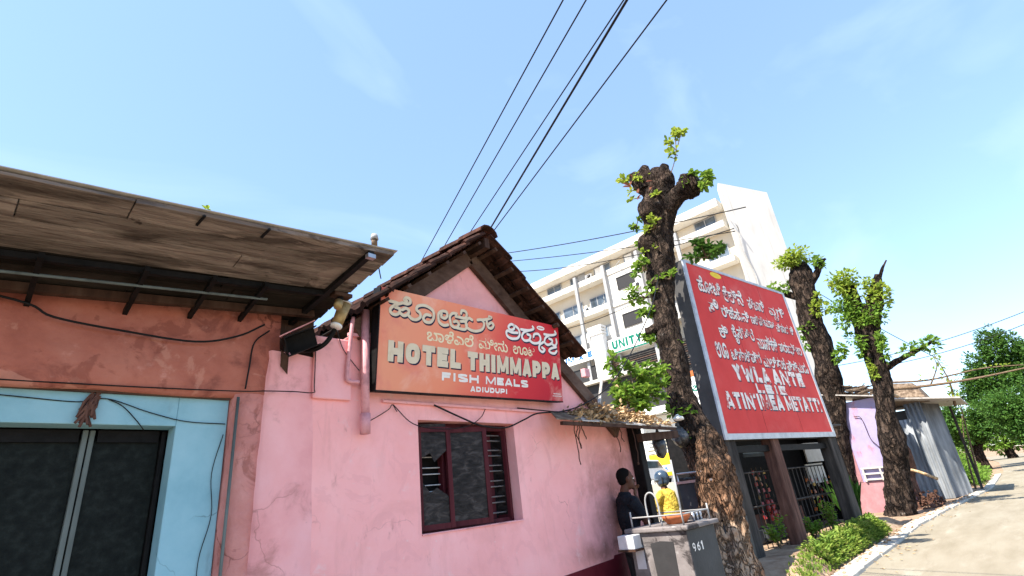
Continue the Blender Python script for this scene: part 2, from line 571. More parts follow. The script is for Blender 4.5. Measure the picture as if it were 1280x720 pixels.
cracks(M['pink2'], (.3, .12, .1), 1.6, .007, .5)
blotch(M['pink2'], (.36, .15, .13), 3, .52, .75, amount=.7, dist=.4)
blotch(M['salmon'], (.26, .085, .065), 4, .54, .64, amount=.6, dist=.8)
cracks(M['salmon'], (.12, .04, .03), 2.2, .01, .7)
blotch(M['blue'], (.14, .22, .25), 2.5, .57, .75, amount=.5, stretch=(1.6, 1, .5), dist=.5)
cracks(M['blue'], (.06, .1, .12), 2.5, .007, .6)
blotch(M['board'], (.03, .02, .016), 1.6, .48, .66, amount=.8, stretch=(.45, 1.6, 1), dist=1.2)
blotch(M['board'], (.30, .235, .195), 3.5, .56, .62, amount=.55, stretch=(.3, 1.3, 1), dist=1.0)
blotch(M['board'], (.02, .014, .012), 9, .62, .68, amount=.8, stretch=(.5, 1, 1), dist=.5)
blotch(M['board'], (.46, .36, .29), 3.5, .60, .78, amount=.6, stretch=(.4, 1, 1), dist=.5)
blotch(M['counter'], (.035, .03, .03), 4, .54, .62, amount=.9, dist=.5)
blotch(M['counter'], (.32, .30, .29), 6, .6, .7, amount=.6)
blotch(M['concrete'], (.17, .14, .10), 2.5, .54, .68, amount=.28, stretch=(.25, 2, 1), dist=.6)
blotch(M['concrete'], (.37, .34, .28), 1.1, .55, .75, amount=.5, stretch=(.3, 1.5, 1))
blotch(M['asb'], (.33, .345, .36), 2, .56, .66, amount=.7, stretch=(2, 2, .2))
blotch(M['wrender'], (.40, .37, .32), .5, .52, .72, amount=.4, stretch=(1, 1, .3))
blotch(M['wrender'], (.38, .35, .30), .9, .58, .70, amount=.45, stretch=(2.5, 2.5, .12))
blotch(M['cream'], (.48, .43, .35), .9, .56, .70, amount=.45, stretch=(2.5, 2.5, .12))
blotch(M['red2'], (.62, .16, .14), .8, .5, .72, amount=.5, dist=.6)
blotch(M['red2'], (.34, .03, .03), 2.2, .58, .72, amount=.4, stretch=(1, 1, .3))
blotch(M['signbox'], (.16, .15, .14), 5, .62, .75, amount=.6, stretch=(1, 1, .25))
blotch(M['bark'], (.22, .19, .16), 7, .60, .72, amount=.5)
blotch(M['lilac'], (.34, .15, .16), 2.5, .55, .66, amount=.7, stretch=(1, 1, .5))

# ------------------------------------------------------------------ ground, road
def sst(a, b, x):
    t = max(0., min(1., (x - a) / (b - a)))
    return t * t * (3 - 2 * t)

def gh(x, y):
    b = .28 * sst(-1.06, -.82, y) * sst(8.5, 9.5, x) * (1 - sst(16.5, 18.5, x))
    s = 1.75 * sst(1.2, 11, y) * sst(6.6, 9.5, x)
    return -.02 + max(b, s) + (.02 * noise.noise(V((x * 1.3, y * 1.3, 0))) if -1.0 < y < 8 else 0)

KP = [(-20, -1.1), (10, -1.12), (16.5, -1.16), (20.5, -1.42), (30, -2.2), (50, -2.3), (80, -1.5), (140, 2)]
def ky(x):
    for (a, b), (c, d) in zip(KP, KP[1:]):
        if x <= c:
            return b + (d - b) * (x - a) / (c - a)
    return KP[-1][1]

def axis(segs):
    out = []
    for a, b, st in segs:
        n = max(1, round((b - a) / st))
        out += [a + (b - a) * i / n for i in range(n)]
    return out + [segs[-1][1]]

gx = axis([(-1200, -60, 300), (-60, 0, 15), (0, 8, 1), (8, 20, .25), (20, 60, 2), (60, 200, 20), (200, 1600, 350)])
gy = axis([(-1200, -30, 300), (-30, -2, 7), (-2, 2, .12), (2, 14, .6), (14, 80, 11), (80, 1400, 330)])
g = MB()
g.v = [(x, y, gh(x, y)) for y in gy for x in gx]
nx = len(gx)
g.f = [(j * nx + i, j * nx + i + 1, (j + 1) * nx + i + 1, (j + 1) * nx + i) for j in range(len(gy) - 1) for i in range(nx - 1)]
ground = struct(g.build('ground', M['dirt'], smooth=True))

xs = axis([(-20, 10, 2), (10, 60, 1), (60, 140, 5)])
r = MB()
for i, x in enumerate(xs):
    k = ky(x) - .28
    r.v += [(x, -14, .006), (x, -5, .03), (x, k, .006)]
for i in range(len(xs) - 1):
    a = i * 3
    r.f += [(a, a + 3, a + 4, a + 1), (a + 1, a + 4, a + 5, a + 2)]
road = struct(r.build('road', M['concrete']))

cs = MB()
for y in gy:
    if 1.5 < y < 60:
        cs.v += [(x, y, gh(x, y) + .012) for x in axis([(7.2, 12, .6), (12, 44, 3)])]
nn = len(axis([(7.2, 12, .6), (12, 44, 3)]))
rows = len(cs.v) // nn
cs.f = [(j * nn + i, j * nn + i + 1, (j + 1) * nn + i + 1, (j + 1) * nn + i) for j in range(rows - 1) for i in range(nn - 1)]
struct(cs.build('side_street', M['sand'], smooth=True))

kerb = bpy.data.objects.new('kerb', None)
COL.objects.link(kerb)
struct(kerb)
x = 6.6
while x < 44:
    L_ = rnd(1.1, 1.5)
    x2 = x + L_ - .02
    z = .055 + rnd(-.012, .012)
    a, b = ky(x), ky(x2)
    d0, d1 = rnd(-.02, .02), rnd(-.02, .02)
    MB().hexa([(x, a - .30 + d0, -.05), (x2, b - .30 + d1, -.05), (x2, b, -.05), (x, a, -.05),
               (x, a - .29 + d0, z), (x2, b - .29 + d1, z + rnd(-.008, .008)), (x2, b, z), (x, a, z)]).build('kerb_stone', M['edge'], kerb, bevel=.012)
    x += L_

# ------------------------------------------------------------------ hotel
HX = 3.7
hotel = thing('hotel_building', 'pink plastered building with a dark tiled gable roof behind the wide hotel sign', 'building', (HX, 0, 0))
SL = .77
ang = math.atan(SL)
AP = 4.19
def gz(x):
    return AP - SL * abs(x - 3.70)
WX0, WX1, WZ0, WZ1 = 2.88, 4.135, 1.395, 2.345
wl_ = MB()
def wslab(poly, y0=0., y1=.28):
    wl_.prism(poly, (0, 0, 0), (1, 0, 0), (0, 0, 1), (0, 1, 0), y0, y1)
wslab([(1.585, 0), (WX0, 0), (WX0, gz(WX0)), (1.585, gz(1.585))])
wslab([(WX1, 0), (6.5, 0), (6.5, 2.43), (3.70 + (AP - 2.43) / SL, 2.43), (WX1, gz(WX1))])
wslab([(WX0, 0), (WX1, 0), (WX1, WZ0), (WX0, WZ0)])
wslab([(WX0, WZ1), (WX1, WZ1), (WX1, gz(WX1)), (3.70, AP), (WX0, gz(WX0))])
wl_.box(6.22, 6.5, .281, 6, 0, 2.43)
# front faces only keep their outer skin: one wall mesh
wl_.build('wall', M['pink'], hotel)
# uneven pilaster edge bulging where the two plasters meet
pl = MB()
for i in range(15):
    z = i * .2
    e = 1.60 + .03 * noise.noise(V((z * 1.7, 3, 1))) + (.05 if z < .6 else 0) + .06 * (2.8 - z) / 2.8
    bulge = .05 + .02 * noise.noise(V((z * 2.1, 7, 1)))
    pl.v += [(1.50 - .02 * (2.8 - z), .02, z), (1.53 - .02 * (2.8 - z), -bulge, z), (e + .12, -bulge * .8, z), (e + .30, .004, z)]
for i in range(14):
    for k in range(3):
        a = i * 4 + k
        pl.f.append((a, a + 1, a + 5, a + 4))
pl.build('pilaster', M['pink2'], hotel, smooth=True)
# shallow recess panel above the pilaster, with a raised right border
MB().box(1.87, 2.2, -.035, 0, 2.47, 2.98).build('plaster_patch', M['pink2'], hotel, bevel=.012)
MB().prism([(4.55, 0), (6.499, 0), (6.499, .90), (5.62, .885), (5.60, .855), (4.55, .82)], (0, 0, 0), (1, 0, 0), (0, 0, 1), (0, 1, 0), -.006, .0).build('dado', M['maroon'], hotel)
# dark line of a plaster ledge under the sign
MB().box(2.5, 5.05, -.03, 0, 2.475, 2.50).build('ledge', M['pink2'], hotel, bevel=.006)

# roof: rafters, battens and single tiles
roof = MB()
RZ = 4.33   # verge line of the tile underside at the ridge
def rz(x):
    return RZ - SL * abs(x - 3.66)
def rline(x, y, dz=0):
    return (x, y, rz(x) + dz)
for sgn, xe in ((1, 6.35), (-1, 1.75)):
    roof.hexa([(3.66, .05, RZ - .03), (xe, .05, rz(xe) - .03), (xe, 6, rz(xe) - .03), (3.66, 6, RZ - .03),
               (3.66, .05, RZ - .015), (xe, .05, rz(xe) - .015), (xe, 6, rz(xe) - .015), (3.66, 6, RZ - .015)])
roofo = roof.build('roof', M['board_dark'], hotel)
for sgn, xe in ((1, 6.12), (-1, 2.22)):
    d = 1 if sgn > 0 else -1
    MB().bar((3.66 + d * .02, -.035, RZ - .155), (xe, -.035, rz(xe) - .155), .06, .17, (0, 0, 1)).build('barge_board', M['wood_board'], roofo, bevel=.006)
MB().bar((3.66, -.34, RZ - .09), (3.66, 3, RZ - .09), .07, .12).build('ridge_beam', M['wood_dark'], roofo)
for sgn in (1, -1):
    for k in range(6):
        s = .16 + k * .30
        x = 3.66 + sgn * s * math.cos(ang)
        MB().bar((x, -.35, rz(x) - .035), (x, 1.5, rz(x) - .035), .045, .03, (sgn * math.sin(ang), 0, math.cos(ang))).build('batten', M['wood_dark'], roofo)
# tile: wavy section, lipped lower end
def tile_mesh():
    prof = [(-.125, .0), (-.105, .022), (-.07, .018), (-.045, -.004), (0, -.008), (.045, -.004), (.07, .02), (.105, .026), (.125, .004)]
    t = MB()
    n = len(prof)
    for xx, dz in ((0, 0), (.33, .0), (.375, -.006)):
        t.v += [(xx, a, b + .012 + dz) for a, b in prof]
    for xx, dz in ((0, 0), (.33, 0), (.375, -.03)):
        t.v += [(xx, a, b - .008 + dz) for a, b in prof]
    for j in range(2):
        for i in range(n - 1):
            a = j * n + i
            t.f.append((a, a + n, a + n + 1, a + 1))
            b = 3 * n + a
            t.f.append((b, b + 1, b + n + 1, b + n))
    for i in range(n - 1):
        t.f.append((i, i + 1, 3 * n + i + 1, 3 * n + i))
        t.f.append((2 * n + i, 5 * n + i, 5 * n + i + 1, 2 * n + i + 1))
    for j in range(2):
        a = j * n
        t.f.append((a, 3 * n + a, 4 * n + a, a + n))
        t.f.append((a + n - 1, a + 2 * n - 1, 3 * n + a + 2 * n - 1, 3 * n + a + n - 1))
    return t
proto = tile_mesh().build('tile', M['tile'], None)
tme = proto.data
bpy.data.objects.remove(proto)
def place(me, name, parent, mat4, mat=None):
    o = bpy.data.objects.new(name, me)
    COL.objects.link(o)
    o.parent = parent
    o.matrix_local = Matrix.Translation(-parent_loc(parent)) @ mat4
    return o
for sgn, rowsn in ((1, 7), (-1, 6)):
    for k in range(rowsn):
        for c in range(17 if k < 6 else 8):
            if sgn > 0 and k == 6 and c < 2:
                continue
            s = .04 + k * .305 + rnd(-.014, .014)
            x = 3.66 + sgn * s * math.cos(ang)
            y = -.24 + c * .222 + rnd(-.012, .012)
            R_ = Matrix.Rotation(0 if sgn > 0 else math.pi, 4, 'Z') @ Matrix.Rotation(ang - .06 + rnd(-.03, .03), 4, 'Y') @ Matrix.Rotation(rnd(-.05, .05), 4, 'Z') @ Matrix.Rotation(rnd(-.05, .05), 4, 'X')
            place(tme, 'tile', roofo, Matrix.Translation((x, y, rz(x) + .018 + rnd(0, .012))) @ R_)
# ridge caps
rc = MB()
for i in range(7):
    a = -.13 * 1
for e_, (ra, x0) in enumerate(((.14, 0), (.15, .36))):
    rc.v += [(x0, ra * math.cos(t), ra * .75 * math.sin(t)) for t in [math.pi * q / 6 for q in range(7)]]
for e_, (ra, x0) in enumerate(((.12, 0), (.13, .36))):
    rc.v += [(x0, ra * math.cos(t), ra * .75 * math.sin(t)) for t in [math.pi * q / 6 for q in range(7)]]
for i in range(6):
    rc.f += [(i, i + 1, i + 8, i + 7), (14 + i, 21 + i, 22 + i, 15 + i), (i, 14 + i, 15 + i, i + 1), (7 + i, 8 + i, 22 + i, 21 + i)]
rc.f += [(0, 7, 21, 14), (6, 20, 27, 13)]
rco = rc.build('ridge_tile', M['tile'], None)
rme = rco.data
bpy.data.objects.remove(rco)
for i in range(9):
    place(rme, 'ridge_tile', roofo, Matrix.Translation((3.66 + rnd(-.01, .01), -.38 + i * .33, RZ + .015 + rnd(0, .015))) @ Matrix.Rotation(math.pi / 2 + rnd(-.04, .04), 4, 'Z') @ Matrix.Rotation(-.04, 4, 'Y'))

# window in the front wall
win = MB().box(WX0, WX1, .25, .27, WZ0, WZ1).build('window', M['dark'], hotel)
def wpart(nm, mt, bx, bev=.004):
    return MB().box(*bx).build(nm, M[mt], win, bevel=bev)
FY0, FY1 = .12, .19
wpart('frame', 'mw', (WX0 + .003, WX0 + .06, FY0, FY1, WZ0 + .002, WZ1 - .002))
wpart('frame', 'mw', (WX1 - .06, WX1 - .003, FY0, FY1, WZ0 + .002, WZ1 - .002))
wpart('frame', 'mw', (WX0 + .06, WX1 - .06, FY0, FY1, WZ1 - .06, WZ1 - .002))
wpart('frame', 'mw', (WX0 + .06, WX1 - .06, FY0, FY1, WZ0 + .002, WZ0 + .05))
for xx in (3.26, 3.70):
    wpart('mullion', 'mw', (xx - .025, xx + .025, FY0 + .004, FY1, WZ0 + .05, WZ1 - .06))
for k in range(11):
    z = WZ0 + .10 + k * .075 + (.02 if k % 2 else 0)
    MB().tube([(WX0 + .06, .165, z), (WX1 - .06, .165, z)], .0065, 6).build('grille_bar', M['bar'], win, smooth=True)
wpart('back_panel', 'mw', (3.74, WX1 - .16, .205, .22, WZ0 + .05, WZ1 - .08))
# casements hinged on the mullions and the jambs
def casement(hx, hy, a, wd, z0, z1, broken=False):
    d = V((math.cos(a), math.sin(a), 0))
    def pt(s, z): return V((hx, hy, z)) + d * s
    up = (-d.y, d.x, 0)
    c = MB().bar(pt(.02, z0), pt(.02, z1), .045, .03, up).build('casement', M['mw'], win, bevel=.003)
    MB().bar(pt(wd - .02, z0), pt(wd - .02, z1), .045, .03, up).build('stile', M['mw'], c, bevel=.003)
    MB().bar(pt(.043, z0 + .022), pt(wd - .043, z0 + .022), .028, .045).build('rail', M['mw'], c)
    MB().bar(pt(.043, z1 - .022), pt(wd - .043, z1 - .022), .028, .045).build('rail', M['mw'], c)
    nrm = V(up) * .004
    if not broken:
        p = MB().hexa([pt(.04, z0 + .04) - nrm, pt(wd - .04, z0 + .04) - nrm, pt(wd - .04, z0 + .04) + nrm, pt(.04, z0 + .04) + nrm,
                       pt(.04, z1 - .04) - nrm, pt(wd - .04, z1 - .04) - nrm, pt(wd - .04, z1 - .04) + nrm, pt(.04, z1 - .04) + nrm])
        p.build('pane', M['pane'], c)
    else:
        w_ = wd - .08
        for poly in ([(0, .0), (w_, .0), (w_, .22), (w_ * .55, .30), (w_ * .3, .26), (0, .36)], [(0, .86), (0, .56), (w_ * .35, .60), (w_ * .5, .52), (w_, .62), (w_, .86)]):
            MB().prism(poly, pt(.04, z0 + .04), d, (0, 0, 1), V(up), -.003, .003).build('pane', M['pane'], c, label='broken frosted pane with jagged edge')
casement(WX0 + .05, .10, -.22, .34, WZ0 + .03, WZ1 - .05, True)
casement(3.27, .11, -.36, .43, WZ0 + .03, WZ1 - .05)
casement(WX1 - .045, .10, math.pi * .5 + .25, .30, WZ0 + .03, WZ1 - .06)
MB().box(WX0 + .002, WX1 - .002, -.012, .118, WZ0, WZ0 + .012).build('sill', M['pink2'], win, bevel=.003)

# pink pipes beside the sign
drain = MB().tube([(2.30, -.075, 2.22), (2.30, -.075, 3.26)], .036, 12).build('drain_pipe', M['pipe'], hotel, smooth=True)
MB().tube([(2.30, -.075, 2.20), (2.30, -.075, 2.36)], .043, 12).build('pipe_socket', M['pipe'], drain, smooth=True)
MB().box(2.16, 2.46, -.05, -.02, 3.02, 3.045).build('pipe_clamp', M['pipe'], drain)
MB().tube(crom([(2.25, -.06, 2.62), (2.16, -.06, 2.62), (2.14, -.06, 2.68), (2.17, -.06, 3.0), (2.19, -.06, 3.18)]), .017, 8).build('conduit', M['pipe'], hotel, smooth=True)
MB().tube([(2.38, -.04, 2.56), (2.38, -.04, 3.3)], .018, 8).build('conduit', M['pipe'], hotel, smooth=True)
MB().tube([(2.44, -.05, 2.8), (2.44, -.05, 3.34)], .022, 8).build('conduit', M['pipe'], hotel, smooth=True)
MB().box(5.55, 5.66, -.07, 0, 2.98, 3.09).build('purlin_end', M['pipe'], hotel, bevel=.006)

# ------------------------------------------------------------------ lettering
def stroke_strip(pts, wd, closed=False, cap=True):
    P = [V((p[0], p[1], 0)) for p in pts]
    n = len(P)
    verts = []
    for i in range(n):
        if closed:
            a, b = P[(i - 1) % n], P[(i + 1) % n]
            d1, d2 = (P[i] - a).normalized(), (b - P[i]).normalized()
        else:
            d1 = (P[i] - P[i - 1]).normalized() if i else (P[1] - P[0]).normalized()
            d2 = (P[i + 1] - P[i]).normalized() if i < n - 1 else d1
        t = (d1 + d2)
        t = t.normalized() if t.length > 1e-5 else d1
        nr = V((-t.y, t.x, 0))
        k = max(.55, abs(nr.dot(V((-d1.y, d1.x, 0)))))
        verts += [P[i] + nr * wd / 2 / k, P[i] - nr * wd / 2 / k]
    m = n if closed else n - 1
    faces = [(2 * i, 2 * i + 1, 2 * ((i + 1) % n) + 1, 2 * ((i + 1) % n)) for i in range(m)]
    if cap and not closed:
        for idx, sg in ((0, -1), (n - 1, 1)):
            d = (P[1] - P[0]).normalized() if idx == 0 else (P[-1] - P[-2]).normalized()
            base = len(verts)
            a0 = math.atan2(d.y * sg, d.x * sg)
            ring = [P[idx] + V((math.cos(a0 + q), math.sin(a0 + q), 0)) * wd / 2 for q in (-1.5708, -.9, -.3, .3, .9, 1.5708)]
            verts += ring
            faces.append(tuple(range(base, base + 6)))
    return verts, faces

class Plane:
    def __init__(s, o, eu, ev):
        s.o, s.eu, s.ev = V(o), V(eu).normalized(), V(ev).normalized()
        s.en = s.eu.cross(s.ev).normalized()      # points towards the reader
    def p(s, u, v, d=0):
        return s.o + s.eu * u + s.ev * v + s.en * d

def put(mb, pl_, verts, faces, d):
    mb.add([pl_.p(a.x, a.y, d) for a in verts], faces)

c8 = [(math.cos(t), math.sin(t)) for t in [math.pi * 2 * q / 20 for q in range(20)]]
def glyph(ch, w_, h, sw):
    """upright capital built from strokes; returns (points, closed, square)"""
    a, b, t = sw / 2, w_ - sw / 2, h - sw / 2
    hb = h / 2
    rr = min(w_, h) * .38
    def bowl(x0, x1, y0, y1):
        r_ = min((y1 - y0) / 2, (x1 - x0))
        cx = x1 - r_
        cy = (y0 + y1) / 2
        return [(x0, y0)] + [(cx + r_ * math.cos(q), cy + (y1 - y0) / 2 * math.sin(q)) for q in [-math.pi / 2 + math.pi * k / 8 for k in range(9)]] + [(x0, y1)]
    if ch == 'H': return [[(a, 0), (a, h)], [(b, 0), (b, h)], [(a, hb), (b, hb)]]
    if ch == 'I': return [[(w_ / 2, 0), (w_ / 2, h)]]
    if ch == 'T': return [[(w_ / 2, 0), (w_ / 2, h)], [(0, t), (w_, t)]]
    if ch == 'E': return [[(a, 0), (a, h)], [(a, t), (w_, t)], [(a, sw / 2), (w_, sw / 2)], [(a, hb), (w_ * .9, hb)]]
    if ch == 'F': return [[(a, 0), (a, h)], [(a, t), (w_, t)], [(a, hb), (w_ * .9, hb)]]
    if ch == 'L': return [[(a, 0), (a, h)], [(a, sw / 2), (w_, sw / 2)]]
    if ch == 'M': return [[(a, 0), (a, h)], [(b, 0), (b, h)], [(a, h), (w_ / 2, h * .12)], [(b, h), (w_ / 2, h * .12)]]
    if ch == 'N': return [[(a, 0), (a, h)], [(b, 0), (b, h)], [(a, h), (b, 0)]]
    if ch == 'A': return [[(a * .8, 0), (w_ / 2, h)], [(w_ - a * .8, 0), (w_ / 2, h)], [(w_ * .25, h * .28), (w_ * .75, h * .28)]]
    if ch == 'V': return [[(a * .8, h), (w_ / 2, 0)], [(w_ - a * .8, h), (w_ / 2, 0)]]
    if ch == 'W': return [[(a * .8, h), (w_ * .3, 0)], [(w_ * .3, 0), (w_ / 2, h * .8)], [(w_ / 2, h * .8), (w_ * .7, 0)], [(w_ * .7, 0), (w_ - a * .8, h)]]
    if ch == 'Y': return [[(a, h), (w_ / 2, hb)], [(b, h), (w_ / 2, hb)], [(w_ / 2, 0), (w_ / 2, hb)]]
    if ch == 'X': return [[(a, 0), (b, h)], [(b, 0), (a, h)]]
    if ch == 'P': return [[(a, 0), (a, h)], bowl(a, b, hb - sw / 3, t)]
    if ch == 'R': return [[(a, 0), (a, h)], bowl(a, b, hb - sw / 3, t), [(w_ * .45, hb), (b, 0)]]
    if ch == 'D': return [[(a, 0), (a, h)], bowl(a, b, sw / 2, t)]
    if ch == 'U': return [[(a, h), (a, hb * .8)] + [(w_ / 2 - (w_ / 2 - a) * math.cos(q), hb * .8 - (hb * .8 - sw / 2) * math.sin(q)) for q in [math.pi * k / 8 for k in range(1, 8)]] + [(b, hb * .8), (b, h)]]
    if ch in 'O0': return [('c', [(w_ / 2 + (w_ / 2 - a) * math.copysign(abs(x) ** .7, x), hb + (hb - sw / 2) * math.copysign(abs(y) ** .8, y)) for x, y in c8])]
    if ch == 'S': return [[(b, h * .78), (w_ * .75, t), (w_ * .3, t), (a, h * .80), (a, h * .64), (w_ * .35, h * .54), (w_ * .65, h * .46), (b, h * .35), (b, h * .2), (w_ * .7, sw / 2), (w_ * .25, sw / 2), (a, h * .22)]]
    if ch == "'": return [[(w_ / 2, h * .7), (w_ / 2, h)]]
    if ch == '1': return [[(w_ / 2, 0), (w_ / 2, h)], [(w_ / 2, t), (w_ * .1, h * .7)]]
    if ch == '9': return [[(b, h * .5), (b, h * .3), (w_ / 2, sw / 2)], ('c', [(w_ / 2 + (w_ / 2 - a) * x, h * .68 + (h * .32 - sw / 2) * y) for x, y in c8])]
    if ch == '6': return [[(b, t), (a, h * .6), (a, h * .3)], ('c', [(w_ / 2 + (w_ / 2 - a) * x, h * .32 + (h * .32 - sw / 2) * y) for x, y in c8])]
    if ch == '-': return [[(a, hb), (b, hb)]]
    return []
WID = {'I': .42, "'": .35, '1': .6, 'M': 1.22, 'W': 1.35, 'T': .95, 'L': .85, 'E': .85, 'F': .85, ' ': .55, '-': .7}

def latin(mb, pl_, text, u0, u1, v0, h, weight, d, off=(0, 0), shear=0, vtop=0):
    tot = sum(WID.get(c, 1.) for c in text) + .16 * (len(text) - 1)
    k = (u1 - u0) / tot
    u = u0
    dd = 0
    for c in text:
        w_ = WID.get(c, 1.) * k
        sw = min(weight * k, h * .32) * (.74 if c in 'MWN' else .9 if c in 'AS' else 1)
        for st in glyph(c, w_, h, min(sw, w_)):
            closed = st[0] == 'c'
            pts = st[1] if closed else st
            vv, ff = stroke_strip(pts, sw, closed, False)
            vv = [V((u + q.x + off[0] + shear * q.y, v0 + q.y + off[1], 0)) for q in vv]
            put(mb, pl_, vv, ff, d + dd)
            dd = (dd + .00012) % .0009
        u += w_ + .16 * k

def kfont(mb, pl_, text, u0, u1, v0, v1, d, offset=.012, off=(0, 0)):
    """line of Kannada text fitted to a rectangle"""
    cu = bpy.data.curves.new('tmp', 'FONT')
    cu.body = text
    cu.offset = offset
    cu.resolution_u = 3
    o = bpy.data.objects.new('tmp', cu)
    COL.objects.link(o)
    dg = bpy.context.evaluated_depsgraph_get()
    me = bpy.data.meshes.new_from_object(o.evaluated_get(dg))
    bpy.data.objects.remove(o)
    P = [v.co.copy() for v in me.vertices]
    F = [tuple(p.vertices) for p in me.polygons]
    if not P:
        return
    x0, x1 = min(p.x for p in P), max(p.x for p in P)
    y0, y1 = min(p.y for p in P), max(p.y for p in P)
    # islands of faces sit at slightly different depths so that nothing is coplanar
    par = list(range(len(P)))
    def find(i):
        while par[i] != i:
            par[i] = par[par[i]]
            i = par[i]
        return i
    for f in F:
        for i in f[1:]:
            par[find(i)] = find(f[0])
    dep = {}
    Q = []
    for i, p in enumerate(P):
        r_ = find(i)
        if r_ not in dep:
            dep[r_] = (len(dep) % 7) * .0002
        Q.append(pl_.p(u0 + (p.x - x0) / (x1 - x0) * (u1 - u0) + off[0], v0 + (p.y - y0) / (y1 - y0) * (v1 - v0) + off[1], d + dep[r_]))
    mb.add(Q, F)

# ------------------------------------------------------------------ hotel sign on the wall
PS = Plane((2.355, -.14, 2.545), (2.55, 0, .055), (-.02, -.13, .885))
W_, H_ = 2.53, .893
sign = thing('hotel_sign', 'wide faded red and orange hotel sign with Kannada and English lettering on the pink gable', 'sign', PS.p(W_ / 2, 0, -.05))
fm = bpy.data.materials.new('faded_sign_print')
fm.use_nodes = True
N, L = fm.node_tree.nodes, fm.node_tree.links
p_ = N['Principled BSDF']
p_.inputs['Roughness'].default_value = .6
p_.inputs['Specular IOR Level'].default_value = .12
t_ = N.new('ShaderNodeTexCoord')
m_ = N.new('ShaderNodeMapping')
m_.inputs['Rotation'].default_value = (0, rad(-18), 0)
L.new(t_.outputs['Object'], m_.inputs[0])
sx = N.new('ShaderNodeSeparateXYZ')
L.new(m_.outputs[0], sx.inputs[0])
nz_ = N.new('ShaderNodeTexNoise')
nz_.inputs['Scale'].default_value = 1.7
nz_.inputs['Detail'].default_value = 6
L.new(t_.outputs['Object'], nz_.inputs[0])
ma = N.new('ShaderNodeMath')
ma.operation = 'MULTIPLY_ADD'
L.new(nz_.outputs['Fac'], ma.inputs[0])
ma.inputs[1].default_value = .7
L.new(sx.outputs['X'], ma.inputs[2])
mr_ = N.new('ShaderNodeMapRange')
mr_.inputs[1].default_value = -1.15
mr_.inputs[2].default_value = 1.75
L.new(ma.outputs[0], mr_.inputs[0])
cr = N.new('ShaderNodeValToRGB')
E_ = cr.color_ramp.elements
E_[0].position, E_[0].color = 0, (.70, .16, .11, 1)
E_[1].position, E_[1].color = 1, (.47, .016, .032, 1)
for ps, c in ((.10, (.76, .31, .19)), (.32, (.75, .25, .145)), (.48, (.69, .125, .09)), (.68, (.57, .035, .045))):
    e = E_.new(ps)
    e.color = (*c, 1)
L.new(mr_.outputs[0], cr.inputs[0])
L.new(cr.outputs[0], p_.inputs['Base Color'])
blotch(fm, (.80, .48, .38), 3, .52, .72, amount=.45, dist=.5)
blotch(fm, (.60, .12, .14), 1.6, .55, .7, amount=.5, dist=.5)
sf = MB()
sf.prism([(0, 0), (W_, 0), (W_ - .03, H_), (0.005, H_)], PS.o, PS.eu, PS.ev, PS.en, -.006, 0)
face = sf.build('face', fm, sign)
bx = MB()
bx.prism([(0.004, .004), (W_ - .004, .004), (W_ - .034, H_ - .004), (.009, H_ - .004)], PS.o, PS.eu, PS.ev, PS.en, -.11, -.0065)
bx.build('box_side', M['black'], sign)
for (u0, v0, u1, v1) in ((0, -.012, W_, 0), (-.012, -.012, 0, H_ + .0)):
    MB().prism([(u0, v0), (u1, v0), (u1, v1), (u0, v1)], PS.o, PS.eu, PS.ev, PS.en, -.10, .006).build('edge_strip', M['black'], sign)
KS = [[[0.09,0.778],[0.146,0.776],[0.195,0.772],[0.231,0.785],[0.279,0.783],[0.313,0.802],[0.304,0.834],[0.267,0.84],[0.246,0.817],[0.273,0.811]],[[0.195,0.772],[0.138,0.742],[0.101,0.703],[0.119,0.67],[0.166,0.666],[0.199,0.691],[0.197,0.724],[0.153,0.732]],[[0.199,0.691],[0.246,0.67],[0.288,0.689],[0.3,0.724],[0.267,0.741],[0.229,0.721]],[[0.288,0.689],[0.334,0.655],[0.389,0.655],[0.431,0.687],[0.421,0.724],[0.385,0.747],[0.398,0.783],[0.464,0.803],[0.532,0.793],[0.581,0.758],[0.583,0.698],[0.548,0.654],[0.491,0.65],[0.464,0.68],[0.493,0.718],[0.545,0.718]],[[0.679,0.757],[0.679,0.726],[0.724,0.72],[0.751,0.751],[0.739,0.784],[0.689,0.785],[0.646,0.756],[0.642,0.707],[0.659,0.667],[0.709,0.648],[0.762,0.66]],[[0.87,0.788],[0.818,0.784],[0.784,0.747],[0.791,0.695],[0.809,0.658],[0.866,0.648],[0.9,0.685],[0.871,0.712],[0.836,0.702]],[[0.866,0.648],[0.924,0.643],[0.983,0.647],[1.006,0.686],[0.982,0.724],[0.923,0.719]],[[0.858,0.759],[0.917,0.759],[0.982,0.76],[1.005,0.796],[0.987,0.83],[0.939,0.831],[0.928,0.802]],[[1.078,0.757],[1.03,0.768],[0.994,0.726],[1.006,0.673],[1.067,0.649],[1.14,0.65],[1.216,0.679],[1.248,0.735],[1.216,0.778],[1.153,0.768]],[[1.216,0.778],[1.287,0.796],[1.352,0.823],[1.319,0.83]],[[1.287,0.793],[1.286,0.76],[1.306,0.715],[1.351,0.708],[1.385,0.746],[1.352,0.77],[1.312,0.745]]]
